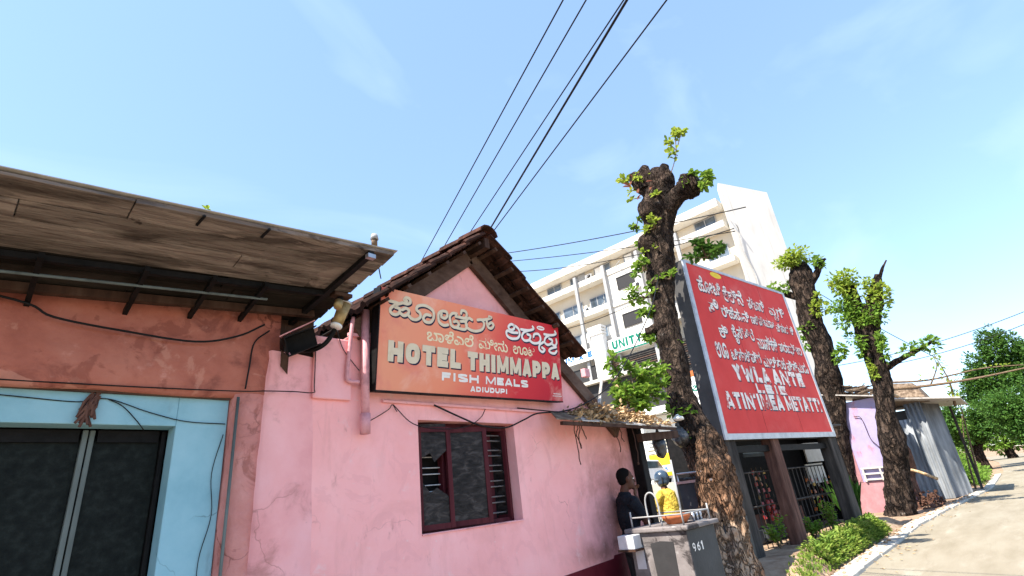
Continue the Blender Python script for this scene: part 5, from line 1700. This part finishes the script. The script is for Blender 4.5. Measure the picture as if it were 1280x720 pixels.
# bank of weeds beside the road beyond the grey sheets
lf = MB()
for i in range(150):
    x = rnd(33, 41)
    y = ky(x) + rnd(.15, 1.6)
    h = rnd(.5, 1.4) * (1.2 if y > ky(x) + .6 else .6)
    for k in range(9):
        lf.leaf((x, y, 0), (rnd(-.35, .35), rnd(-.35, .35), 1), (rnd(-1, 1), rnd(-1, 1), .3), h * rnd(.5, 1.1), .07, False)
    clump(lf, (x, y, h * .7), (.35, .3, h * .4), 24, .2, .11, i)
o = lf.build('bank_weeds', M['leaf'])
o['kind'] = 'stuff'
o['label'] = 'tangle of green weeds on the bank past the grey sheets'

# low green plants along the verge
lf = MB()
for i in range(560):
    x = rnd(8.6, 15.2)
    y = ky(x) + .12 + abs(random.gauss(0, .15))
    z = gh(x, y)
    hgt = rnd(.05, .16) * (1.05 if x > 10.8 else .55)
    for k in range(5):
        lf.leaf((x + rnd(-.05, .05), y + rnd(-.05, .05), z), (rnd(-.7, .7), rnd(-.7, .7), 1), (rnd(-1, 1), rnd(-1, 1), .4), hgt * rnd(.6, 1.2), .028, False)
    if x > 10.2:
        for k in range(9):
            d = V((rnd(-1, 1), rnd(-1, 1), rnd(0, 1)))
            lf.leaf(V((x, y, z + hgt * rnd(.3, .9))) + d * .06, d, (0, 0, 1), rnd(.06, .11), rnd(.04, .06), True)
o = lf.build('verge_plants', M['grass'])
o['kind'] = 'stuff'
o['label'] = 'bright green low plants and grass along the road edge'

# ------------------------------------------------------------------ shacks down the road
sh1 = thing('shack', 'narrow lilac and pink walled shack with a thin tin roof beyond the tall red sign', 'shack', (22.5, .3, 0))
MB().box(22, 22.2, -.74, 1.2, .95, 3.62).build('wall', M['lilac'], sh1)
MB().box(21.98, 22.2, -.74, 1.2, -.1, .949).build('plinth', M['rosepl'], sh1)
MB().box(21.97, 21.998, .42, .66, .95, 3.5).build('corner_post', M['rosepl'], sh1)
MB().box(22.2, 25, -.7, -.5, -.1, 3.62).build('side_wall', M['rosepl'], sh1)
rf = MB().hexa([(21.7, -.95, 3.60), (25, -.95, 3.6), (25, 1.4, 4.15), (21.7, 1.4, 4.15), (21.7, -.95, 3.64), (25, -.95, 3.64), (25, 1.4, 4.19), (21.7, 1.4, 4.19)]).build('roof', M['tin'], sh1)
mb = MB()
for i in range(260):
    x, y = rnd(21.8, 23), rnd(-.8, 1.4)
    z = 3.68 + (y + .95) * .234 + rnd(0, .34)
    d = V((rnd(-.4, .4), rnd(-1, 1), rnd(-.3, .2)))
    mb.tube([V((x, y, z)), V((x, y, z)) + d * .4], rnd(.012, .03), 4)
mb.build('thatch', M['tarp'], rf, kind='stuff')
for i, z in enumerate((.98, 1.16, 1.34)):
    MB().bar((21.94, -.72, z), (21.94, .35, z + .04), .05, .05).build('rail', M['edge'], sh1)
for y in (-.68, -.2, .3):
    MB().bar((21.93, y, .95), (21.93, y, 1.40), .05, .05, (1, 0, 0)).build('rail_post', M['edge'], sh1)
MB().tube(crom([(21.96, .0, 3.1), (21.94, -.2, 3.0), (21.95, -.25, 2.3), (21.94, -.42, 1.95), (21.95, -.38, 1.45)]), .012, 6).build('stain_pipe', M['wood_dark'], sh1)

rub = thing('ruined_wall', 'crumbling brown wall of earth and brick with roots between the lilac shack and the grey sheets', 'wall', (24, -.9, 0))
mb = MB()
for r_i in range(44):
    z = r_i * .085
    lean = .28 * (1 - z / 3.7)
    for c_i in range(11):
        if random.random() < .12 + .25 * (z / 3.7):
            continue
        y = -.72 + c_i * .2 + (.1 if r_i % 2 else 0) + .1 * z / 3.7
        if c_i > 6 or random.random() < .25:
            continue
        x = 23.2 + rnd(-.06, .06) - lean * .4
        sz = (rnd(.08, .12), rnd(.085, .1), rnd(.032, .042))
        cx_, cy_, cz_ = x, y + rnd(-.02, .02), z
        mb.box(cx_ - sz[0], cx_ + sz[0], cy_ - sz[1], cy_ + sz[1], cz_ - sz[2], cz_ + sz[2])
mb.build('brickwork', M['brick'], rub, kind='stuff')
core = MB().ell((23.9, -.1, 1.5), (.85, .8, 2.3), 30, 26)
for i, v in enumerate(core.v):
    q = V(v)
    d = (q - V((23.9, -.1, 1.5)))
    core.v[i] = tuple(V((23.9, -.1, 1.5)) + d * (1 + .25 * noise.noise(q * 1.7) + .14 * noise.noise(q * 4.3) + .07 * noise.noise(q * 9)))
core.build('core', M['earth'], rub, smooth=True)
mb = MB()
for i in range(420):
    t = random.random() ** 1.4
    x, y = 22.9 + rnd(-.9, 1.2), -.55 + rnd(-.85, .75)
    z = gh(x, y) + rnd(0, .55) * max(0, 1 - abs(x - 23.2))
    q = rnd(.025, .075)
    mb.ell((x, y, z), (q, q * rnd(.7, 1.2), q * rnd(.5, .9)), 5, 3)
mb.build('rubble', M['earth'], rub, kind='stuff')
mb = MB()
for i in range(70):
    y = rnd(-.7, .5)
    z = rnd(1.2, 3.7)
    p = [V((23.0, y, z))]
    for k in range(5):
        p.append(p[-1] + V((rnd(-.06, .04), rnd(-.18, .18), rnd(-.35, .02))))
    mb.tube(p, rnd(.012, .035), 5)
mb.build('roots', M['bark'], rub, kind='stuff')
for i, (a, b, lab) in enumerate((((22.6, -.4, 1.25), (22.9, -1.55, .8), 'yellowish dead branch lying against the crumbling brick wall'), ((23, -.55, 4.0), (22.6, -1.4, 3.55), 'short orange brown cut branch on top of the crumbling wall'))):
    m_i = V(a).lerp(V(b), .5) + V((0, 0, .12))
    tag(MB().tube(crom([a, m_i, b]), .05, 7).build('dead_branch', M['leaf_dry'], None, smooth=True), lab, 'branch')

def corr(name, label, x0, y0, y1, z1, lean, mt, x1=None):
    mb = MB()
    n = 22
    x1 = x0 if x1 is None else x1
    for i in range(n + 1):
        t = i / n
        y = y0 + (y1 - y0) * t
        x = x0 + (x1 - x0) * t + .035 * math.sin(t * n * 1.05)
        for d in (0, .012):
            mb.v += [(x + d, y, 0), (x + d + lean * .5 + .03 * math.sin(t * 5), y - lean * .1, z1 * .5), (x + d + lean, y - lean * .25, z1)]
    for i in range(n):
        a = i * 6
        mb.f += [(a, a + 6, a + 7, a + 1), (a + 1, a + 7, a + 8, a + 2), (a + 3, a + 4, a + 10, a + 9), (a + 4, a + 5, a + 11, a + 10), (a + 2, a + 8, a + 11, a + 5)]
    return tag(mb.build(name, M[mt], None, smooth=True), label, 'metal sheet', 'sheets leaning by the road')
corr('corrugated_sheet', 'shortest blue grey corrugated sheet leaning nearest the crumbling wall', 25.6, -.42, -1.05, 2.95, .35, 'asb')
corr('corrugated_sheet', 'pale grey corrugated sheet in the middle of the three leaning sheets', 26.0, -.98, -1.55, 3.55, .3, 'asb')
corr('corrugated_sheet', 'darker grey corrugated sheet farthest along the road edge', 26.3, -1.5, -2.0, 3.5, .3, 'asb', 27.6)
sh2 = thing('lean_to', 'dark flat lean-to roof above the grey corrugated sheets', 'shed', (28, -1, 0))
MB().hexa([(25.6, -2.9, 3.38), (30, -2.9, 3.38), (30, .4, 3.7), (25.6, -.9, 3.75), (25.6, -2.9, 3.44), (30, -2.9, 3.44), (30, .4, 3.76), (25.6, -.9, 3.81)]).build('roof', M['tin'], sh2)
MB().hexa([(26.2, -1.95, 3.5), (30, -1.95, 3.5), (30, .4, 3.7), (26.2, -.7, 3.75), (26.8, -1.6, 4.35), (29.5, -1.6, 4.35), (29.5, .1, 4.5), (26.8, -.8, 4.5)]).build('heap', M['tarp'], sh2)
MB().box(27.5, 30, -1.55, .3, 0, 3.4).build('wall', M['gdark'], sh2)
for y in (-2.7,):
    MB().bar((29.5, y + .5, 0), (29.5, y + .4, 3.4), .09, .09, (1, 0, 0)).build('post', M['post'], sh2)

def branchy(label, pts, r_, leaves=0, mat='leaf_yellow'):
    t = thing('loose_branch' if not leaves else 'leafy_branch', label, 'branch', pts[0])
    p = crom(pts, 5)
    MB().tube(p, [r_ * (1 - .7 * i / (len(p) - 1)) for i in range(len(p))], 6).build('stick', M['twig'], t, smooth=True)
    if leaves:
        lf = MB()
        for i in range(leaves):
            q = random.choice(p[len(p) // 4:])
            lf.leaf(q + V((rnd(-.1, .1), rnd(-.15, .15), rnd(-.1, .15))), (rnd(-1, 1), rnd(-1, 1), rnd(-.8, .6)), (0, 0, 1), rnd(.12, .28), .1, False)
        lf.build('foliage', M[mat], t, kind='stuff')
branchy('long bare pale branch reaching right over the lean-to roof', [(26, -.8, 4.2), (26, -2.2, 4.05), (26, -3.6, 4.0), (26, -5.2, 4.05)], .07)
branchy('upper thin dark branch lying above the long pale branch', [(26.4, -.9, 4.5), (26.4, -2.2, 4.3), (26.4, -3.8, 4.35), (26.4, -5.0, 4.2)], .045, 20)
branchy('short forked twig sticking up from the lean-to roof', [(26.2, -2.2, 4.1), (26.2, -2.6, 4.7), (26.2, -2.65, 5.1)], .03, 8)
branchy('leafy upright stem beside the lean-to roof', [(27, -2.6, 3.2), (27, -2.75, 4.2), (27, -2.65, 5.3)], .05, 70)
branchy('leaning thin bamboo pole at the roadside past the grey sheets', [(30, -2.15, 0), (30, -2.5, 2.4), (30, -2.75, 4.0)], .045, 10)
branchy('yellow green leaning plant stem beside the bamboo pole', [(31, -1.9, 0), (31, -2.1, 1.5), (31, -2.5, 3.0)], .04, 50, 'leaf')

# ------------------------------------------------------------------ white building across the side street
bld = thing('apartment_block', 'tall white block with long balcony bands and blank end wall behind the trees', 'building', (50, 20, 1.7))
GZ = 1.6
MB().box(46.2, 58, 8.6, 38, GZ, 25.0).build('wall', M['cream'], bld)
MB().prism([(45, 8.06), (51, 5.5), (58, 8.0), (58, 8.55), (46.2, 8.6)], (0, 0, 0), (1, 0, 0), (0, 1, 0), (0, 0, 1), GZ, 27.35).build('end_wall', M['wrender'], bld)
MB().box(44.75, 46.3, 8.62, 38, 25.05, 25.85).build('roof_fascia', M['wrender'], bld)
MB().box(46.3, 58, 8.62, 38, 25.02, 25.5).build('roof_slab', M['wrender'], bld)
for i, zb in enumerate((22.95, 19.45, 15.95)):
    MB().box(44.95 if i == 0 else 45.0, 46.19, 8.62, 17.45, zb, zb + .62).build('balcony_band', M['wrender'], bld)
    MB().box(44.95 if i == 0 else 45.0, 46.19, 21.95, 38, zb, zb + .62).build('balcony_band', M['wrender'], bld)
MB().box(44.95, 46.19, 17.47, 21.93, 22.95, 23.57).build('balcony_band', M['wrender'], bld)
MB().box(45.05, 46.19, 17.5, 21.9, 12, 22.94).build('stair_bay', M['wrender'], bld)
MB().box(44.9, 45.04, 17.55, 21.85, 19.3, 19.7).build('bay_band', M['wrender'], bld)
def bwin(x, y, z, w_, h, n, dark=False):
    f = MB().box(x - .03, x + .02, y - w_ / 2, y + w_ / 2, z - h / 2, z + h / 2).build('window', M['gdark'] if dark else M['glass'], bld)
    fr_ = M['gdark'] if dark else M['grey']
    MB().box(x - .07, x - .031, y - w_ / 2 - .06, y + w_ / 2 + .06, z + h / 2 - .02, z + h / 2 + .06).build('frame', fr_, f)
    MB().box(x - .07, x - .031, y - w_ / 2 - .06, y + w_ / 2 + .06, z - h / 2 - .06, z - h / 2 + .02).build('frame', fr_, f)
    for k in range(n + 1):
        yy = y - w_ / 2 + w_ * k / n
        MB().box(x - .065, x - .031, yy - .035, yy + .035, z - h / 2 + .02, z + h / 2 - .02).build('frame', fr_, f)
    if not dark:
        for k in range(n):
            if random.random() < .45:
                yy = y - w_ / 2 + w_ * (k + .5) / n
                MB().box(x - .037, x - .031, yy - w_ / n * .42, yy + w_ / n * .42, z - h / 2 + .02, z + h / 2 - .02).build('curtain', M['grey'] if random.random() < .6 else M['white'], f)
    return f
for y in (29.6, 26.1, 22.7, 18.8, 14.6, 10.6):
    bwin(46.15, y, 24.25, 2.1, 1.3, 2)
for y in (33.5, 30.3, 27.4, 23.6, 14.4, 10.2):
    bwin(46.15, y, 20.85, 2.7 if y in (23.6, 27.4) else 2.0, 1.55, 3 if y == 23.6 else 2)
for y in (30.0, 27.0, 23.4, 14.4):
    bwin(46.15, y, 17.35, 2.4, 1.4, 2)
bwin(45.02, 19.6, 21.6, 2.0, 1.3, 1, True)
bwin(45.02, 19.75, 17.5, 2.0, 1.35, 1, True)
for y in (25.5, 21.75, 17.6, 13.2):
    MB().box(44.45, 44.74, y - .17, y + .17, 12, 24.1).build('pipe_shaft', M['grey'], bld)
for y, z in ((28, 23.4), (24.2, 23.6), (20.3, 23.6), (23, 19.9), (19.2, 19.9)):
    MB().bar((44.9, y, z), (44.2, y - .9, z + .02), .06, .06).build('spout', M['grey'], bld)
for y0 in (9.5, 14.0):
    MB().box(45.3, 45.4, y0, y0 + 3.0, 20.2, 20.26).build('railing', M['grey'], bld)
MB().box(45.6, 46.1, 26, 27.6, 25.9, 26.4).build('roof_tank', M['edge'], bld)
# curved cable on the end wall
MB().tube(crom([(44.95, 8.0, 23.4), (44.9, 7.6, 22.5), (45.5, 7.7, 22.0), (45.4, 7.75, 20), (45.9, 7.6, 18), (45.7, 7.6, 16)]), .045, 6).build('drain', M['grey'], bld)
# pillar and shop floors
MB().box(43.6, 44.4, 22.75, 24.1, GZ, 16.6).build('pillar', M['white'], bld)
for k in range(3):
    MB().box(43.45 - .03 * k, 44.4, 22.65 - .04 * k, 24.2 + .04 * k, 16.62 + k * .32, 16.85 + k * .32).build('capital_band', M['white'], bld)
MB().box(44.6, 46.19, 9, 36, 11.2, 13.9).build('lower_front', M['gdark'], bld)
for k in range(12):
    MB().box(44.50, 44.59, 14 + rnd(-.4, .4), 22.6, 11.4 + k * .20, 11.47 + k * .20).build('louvre', M['post' if k % 3 else 'wood_board'], bld)
MB().box(44.55, 46.19, 9, 36, 8.9, 11.1).build('first_floor', M['gdark'], bld)
MB().box(44.3, 46.19, 9, 36, 8.4, 8.88).build('slab', M['white'], bld)
MB().box(44.55, 46.19, 9, 36, 2, 8.38).build('ground_floor', M['dark'], bld)
for y in (12.2, 13.4, 14.6, 15.8, 17.0, 18.2):
    MB().box(44.42, 44.54, y - .06, y + .06, 5.6, 8.38).build('shop_frame', M['grey'], bld)
un = thing('shop_sign', 'long white shop board with green capitals high on the white block', 'sign', (44.2, 19.5, 14.3))
MB().hexa([(44.1, 16.0, 14.25), (44.1, 22.5, 14.25), (44.3, 22.5, 14.25), (44.3, 16.0, 14.25), (44.1, 16.0, 15.75), (44.1, 22.5, 15.75), (44.3, 22.5, 15.75), (44.3, 16.0, 15.75)]).build('board', M['white'], un)
MB().box(44.08, 44.099, 16.0, 22.5, 14.27, 14.42).build('stripe', M['green_let'], un)
PU = Plane((44.095, 22.2, 14.55), (0, -1, 0), (0, 0, 1))
mb = MB()
latin(mb, PU, 'UNITY SP', .1, 5.6, .12, .9, .36, .01)
mb.build('lettering', M['green_let'], un)
ub = thing('shop_sign', 'pale blue lettered shop board left of the white pillar', 'sign', (44.2, 26, 14.4))
MB().box(44.1, 44.3, 24.3, 29, 14.45, 15.6).build('board', M['white'], ub)
PB = Plane((44.095, 28.6, 14.6), (0, -1, 0), (0, 0, 1))
mb = MB()
latin(mb, PB, 'UM X E', .1, 4.0, .12, .62, .28, .01)
mb.build('lettering', M['blue_let'], ub)
ug = thing('shop_sign', 'small white board with green Kannada letters low beside the trunk', 'sign', (40.7, 14.5, 7.9))
MB().hexa([(40.6, 12.4, 7.9), (40.6, 15.1, 7.9), (40.75, 15.1, 7.9), (40.75, 12.4, 7.9), (40.6, 12.4, 9.5), (40.6, 15.1, 9.5), (40.75, 15.1, 9.5), (40.75, 12.4, 9.5)]).build('board', M['white'], ug)
mb = MB()
kfont(mb, Plane((40.595, 15.0, 8.3), (0, -1, 0), (0, 0, 1)), 'ಡಾಟ', .2, 2.3, 0, .85, .005, .02)
mb.build('lettering', M['green_let'], ug)
MB().box(40.6, 40.75, 12.4, 15.1, 9.52, 10.0).build('orange_strip', M['pk_orange'], ug)

kio = thing('shop_annex', 'dark glazed upper shop front with yellow post and pale roof edge behind the gable', 'building', (42.5, 22, GZ))
MB().box(41.2, 44.25, 15.6, 29.5, 7.9, 11.1).build('wall', M['gdark'], kio)
MB().box(40.6, 44.25, 15.2, 30, 11.15, 11.45).build('roof', M['edge'], kio)
MB().box(40.9, 41.1, 20.35, 20.75, 7.9, 11.1).build('post', M['brass'], kio)
MB().box(40.9, 41.1, 17.8, 18.1, 7.9, 11.1).build('post', M['edge'], kio)
MB().box(40.8, 44.25, 9.5, 32, 7.3, 7.85).build('slab', M['white'], kio)
MB().box(42.0, 44.25, 9.5, 32, GZ - .2, 7.25).build('lower_wall', M['wrender'], kio)
for y in (11, 15, 19, 23, 27):
    MB().box(40.9, 41.3, y - .2, y + .2, GZ - .2, 7.28).build('column', M['white'], kio)
    MB().box(41.93, 41.99, y + .7, y + 3.3, GZ + .2, 5.2).build('shutter', M['asb'], kio)

# ------------------------------------------------------------------ truck and car
tz = gh(35, 13.4)
trk = thing('truck', 'small goods truck with yellow tailgate and slatted cargo body parked across the street', 'truck', (35.5, 13.5, tz))
def tb(nm, mt, x0, x1, y0, y1, z0, z1, par=None, **k):
    return MB().box(x0, x1, y0, y1, tz + z0, tz + z1).build(nm, M[mt], par or trk, **k)
tb('chassis', 'black', 33.1, 40, 12.8, 14.3, .55, .95)
tb('tailgate', 'tyellow', 33.0, 33.12, 12.62, 14.42, 1.15, 1.85, bevel=.02)
tb('bumper', 'tyellow', 32.85, 33.05, 12.55, 14.5, .45, .68, bevel=.02)
tb('light_bar', 'twhite', 32.95, 33.1, 12.62, 14.42, .70, 1.12)
for y in (12.78, 14.22):
    tb('tail_light', 'redl', 32.92, 32.949, y - .14, y + .14, .82, .98)
tb('number_plate', 'bluep', 32.92, 32.949, 13.2, 13.42, .8, 1.0)
tb('number_plate', 'bluep', 32.92, 32.949, 13.6, 13.85, .8, 1.0)
tb('floor', 'twhite', 33.12, 38, 12.6, 14.45, .96, 1.14)
tb('side_panel', 'twhite', 33.13, 38, 12.56, 12.62, 1.15, 2.3)
tb('side_panel', 'twhite', 33.13, 38, 14.42, 14.48, 1.15, 2.3)
tb('side_stripe', 'tyellow', 33.2, 37.9, 12.54, 12.559, 1.55, 1.72)
for k in range(5):
    tb('slat', 'twhite', 33.03, 33.11, 12.62, 14.42, 1.95 + k * .24, 2.07 + k * .24)
for y in (12.6, 13.2, 13.85, 14.44):
    tb('cage_post', 'twhite', 33.02, 33.10, y - .035, y + .035, 1.86, 3.2)
for k in range(3):
    tb('side_slat', 'twhite', 33.13, 38, 12.57, 12.61, 2.4 + k * .3, 2.52 + k * .3)
tb('headboard', 'twhite', 37.9, 38.0, 12.6, 14.45, 1.14, 3.1)
cab = MB().hexa([(38.1, 12.65, tz + .6), (40.0, 12.65, tz + .6), (40.0, 14.4, tz + .6), (38.1, 14.4, tz + .6), (38.1, 12.75, tz + 2.7), (39.4, 12.75, tz + 2.7), (39.4, 14.3, tz + 2.7), (38.1, 14.3, tz + 2.7)]).build('cab', M['twhite'], trk, bevel=.06)
tb('window', 'glass', 38.4, 39.2, 12.66, 12.7, 1.7, 2.4, cab)
for x in (34.6, 39.0):
    for y in (12.85, 14.25):
        wv = MB().tube([(x, y - .13, tz + .45), (x, y + .13, tz + .45)], .45, 20).build('wheel', M['rubber'], trk)
        MB().tube([(x, y - .14, tz + .45), (x, y + .14, tz + .45)], .24, 14).build('rim', M['grey'], wv)
cz_ = gh(30, 13.6)
car = thing('car', 'white hatchback partly hidden behind the awning post with a red tail light', 'car', (31.5, 14.0, cz_))
prof_ = [(-1.9, .3), (1.9, .3), (1.9, .75), (1.1, .95), (.55, 1.45), (-1.3, 1.5), (-1.85, .95)]
MB().prism(prof_, (31.5, 13.25, cz_), (1, 0, 0), (0, 0, 1), (0, 1, 0), 0, 1.6).build('body', M['white'], car, bevel=.06)
for y in (13.24, 14.86):
    MB().prism([(-1.2, .98), (.95, .98), (.5, 1.38), (-1.15, 1.42)], (31.5, y, cz_), (1, 0, 0), (0, 0, 1), (0, 1, 0), -.008, .008).build('window', M['glass'], car)
MB().bar((29.72, 14.05, cz_ + 1.0), (30.14, 14.05, cz_ + 1.45), 1.3, .02, (-1, 0, .9)).build('rear_window', M['glass'], car)
for y in (13.35, 14.75):
    MB().box(29.58, 29.7, y - .09, y + .09, cz_ + .78, cz_ + 1.0).build('tail_light', M['redl'], car)
for x in (30.3, 32.7):
    for y in (13.33, 14.77):
        wv = MB().tube([(x, y - .1, cz_ + .3), (x, y + .1, cz_ + .3)], .3, 18).build('wheel', M['rubber'], car)
        MB().tube([(x, y - .11, cz_ + .3), (x, y + .11, cz_ + .3)], .17, 12).build('rim', M['grey'], wv)

# ------------------------------------------------------------------ overhead wires
def wire(a, b, s, r_, label):
    return tag(MB().tube(sag(a, b, s, 24), r_, 5).build('overhead_wire', M['cable'], None, smooth=True), label, 'wire', 'overhead wires')
tops = [((3.94, -1.72), (6.53, 4.24), .010, 'leftmost overhead wire crossing the sky to the ridge'), ((4.15, -1.91), (6.65, 3.71), .010, 'second overhead wire from the left above the ridge'),
        ((4.50, -2.22), (6.84, 3.22), .010, 'third overhead wire, thin and close beside the thick one'), ((4.53, -2.25), (7.04, 2.74), .018, 'thickest black overhead wire crossing the sky'), ((4.91, -2.58), (7.10, 2.61), .011, 'rightmost overhead wire crossing the sky to the ridge')]
for (ax, ay), (bx_, by), r_, lab in tops:
    d = V((bx_ - ax, by - ay, 0))
    A = V((ax, ay, 7.0)) - d * .9
    B = V((bx_, by, 7.0)) + d * 3
    wire(A, B, .0, r_, lab)
wire((30, 26, 22.8), (30, 3, 16.4), .3, .035, 'upper of the thin wires running from the gable to the white block')
wire((30, 26, 22.1), (30, 4, 15.2), .25, .03, 'middle thin wire between the gable and the white block')
wire((30, 26, 21.3), (30, 4, 15.4), .9, .03, 'lowest drooping wire in front of the white block')
wire((32, 23, 14.5), (32, 8, 14.6), .8, .03, 'wire drooping across the balcony bands of the white block')
wire((57, 5.2, 17.6), (58.5, -1.5, 9.2), .2, .035, 'thin wire slanting down between the two far lopped trees')
wire((58, 6, 10.5), (58.8, -14, 13.0), .9, .03, 'upper pale wire over the far road at the right')
wire((58.2, 3, 9.6), (58.8, -14, 12.4), .9, .03, 'lower pale wire over the far road at the right')
wire((2.28, -.35, 3.46), (1.80, -1.0, 3.40), .02, .005, 'short wire from the canopy bolt to the gable roof')

# ------------------------------------------------------------------ small things
lt_ = MB()
for i in range(260):
    x = rnd(9, 30)
    y = ky(x) - abs(random.gauss(0, .35)) - .02
    lt_.leaf((x, y, .065 if y > ky(x) - .28 else .022), (rnd(-1, 1), rnd(-1, 1), .1), (rnd(-.2, .2), rnd(-.2, .2), 1), rnd(.04, .10), rnd(.02, .05))
o = lt_.build('fallen_leaves', M['leaf_dry'])
o['kind'] = 'stuff'
o['label'] = 'dry leaves scattered along the kerb and road edge'
gr_ = MB()
for i in range(320):
    x = rnd(9, 27)
    y = ky(x) + rnd(-.34, .5) * random.random()
    q = rnd(.012, .04)
    z = gh(x, y) if y > ky(x) else (.055 if y > ky(x) - .29 else .012)
    gr_.ell((x, y, z + q * .3), (q, q * rnd(.7, 1.3), q * rnd(.5, .8)), 6, 4)
o = gr_.build('gravel', M['dirt'])
o['kind'] = 'stuff'
o['label'] = 'loose gravel and crumbled edge along the kerb'
sp_ = thing('spiky_plant', 'dark spiky leaved plant in front of the right bay of the snack stall', 'plant', S(5.6, -.45, .26))
b0 = S(5.6, -.45, .26)
lf = MB()
for i in range(90):
    a = b0 + V((rnd(-.35, .35), rnd(-.1, .1), 0))
    lf.leaf(a, (rnd(-.35, .35), rnd(-.3, .3), 1), (rnd(-1, 1), rnd(-1, 1), .2), rnd(.45, 1.15), .045)
lf.build('blades', M['leaf_dark'], sp_, kind='stuff')
MB().tube([b0, b0 + V((0, 0, .2))], .06, 8).build('stump', M['twig'], sp_)
AC = (('upper white air conditioner on the blank stair bay', 45.02, 18.3, 20.6), ('white air conditioner under the second row of balconies, left of the stair bay', 46.18, 25.4, 20.4), ('white air conditioner on the top storey of the white block', 46.18, 24.5, 24.2))
for lab, x, y, z in AC:
    t = thing('air_conditioner', lab, 'air conditioner', (x - .2, y, z - .3), 'air conditioners on the white block')
    c = MB().box(x - .35, x - .01, y - .42, y + .42, z - .3, z + .3).build('case', M['white'], t, bevel=.02)
    MB().tube([(x - .37, y - .1, z), (x - .351, y - .1, z)], .23, 18).build('fan_grille', M['gdark'], c)
    for q in (-.3, .3):
        MB().box(x - .35, x - .01, y + q - .03, y + q + .03, z - .36, z - .305).build('bracket', M['grey'], t)

fen = thing('railing', 'thin dark metal railing standing between the posts of the tall red sign', 'railing', P2.p(2.5, 0, -.5) - V((0, 0, 1.98)))
def rp_(u, z):
    q = P2.p(u, 0, -.42)
    return V((q.x, q.y, z))
for z in (.62, 1.0, 1.62):
    MB().tube([rp_(.4, z), rp_(4.8, z)], .016, 6).build('rail', M['post'], fen, smooth=True)
for k in range(23):
    u = .5 + k * .19
    MB().tube([rp_(u, .22), rp_(u, 1.62)], .009, 5).build('baluster', M['post'], fen)
for u, h, lab in ((1.2, .5, 'small green weed at the foot of the railing near the first post'), (2.7, .42, 'green weed growing at the railing right of the brown middle post'), (3.6, .6, 'taller green weed at the railing under the right of the sign')):
    b0 = rp_(u, gh(rp_(u, 0).x, rp_(u, 0).y)) + V((0, -.25, 0))
    t = thing('weed', lab, 'weed', b0)
    st, lf = MB(), MB()
    for i in range(9):
        rosette(lf, st, b0, b0 + V((rnd(-.3, .3), rnd(-.2, .2), h * rnd(.5, 1.1))), 9, .12, .07, .008, .7)
    so2 = st.build('stem', M['twig'], t)
    lf.build('foliage', M['leaf'], so2, kind='stuff')
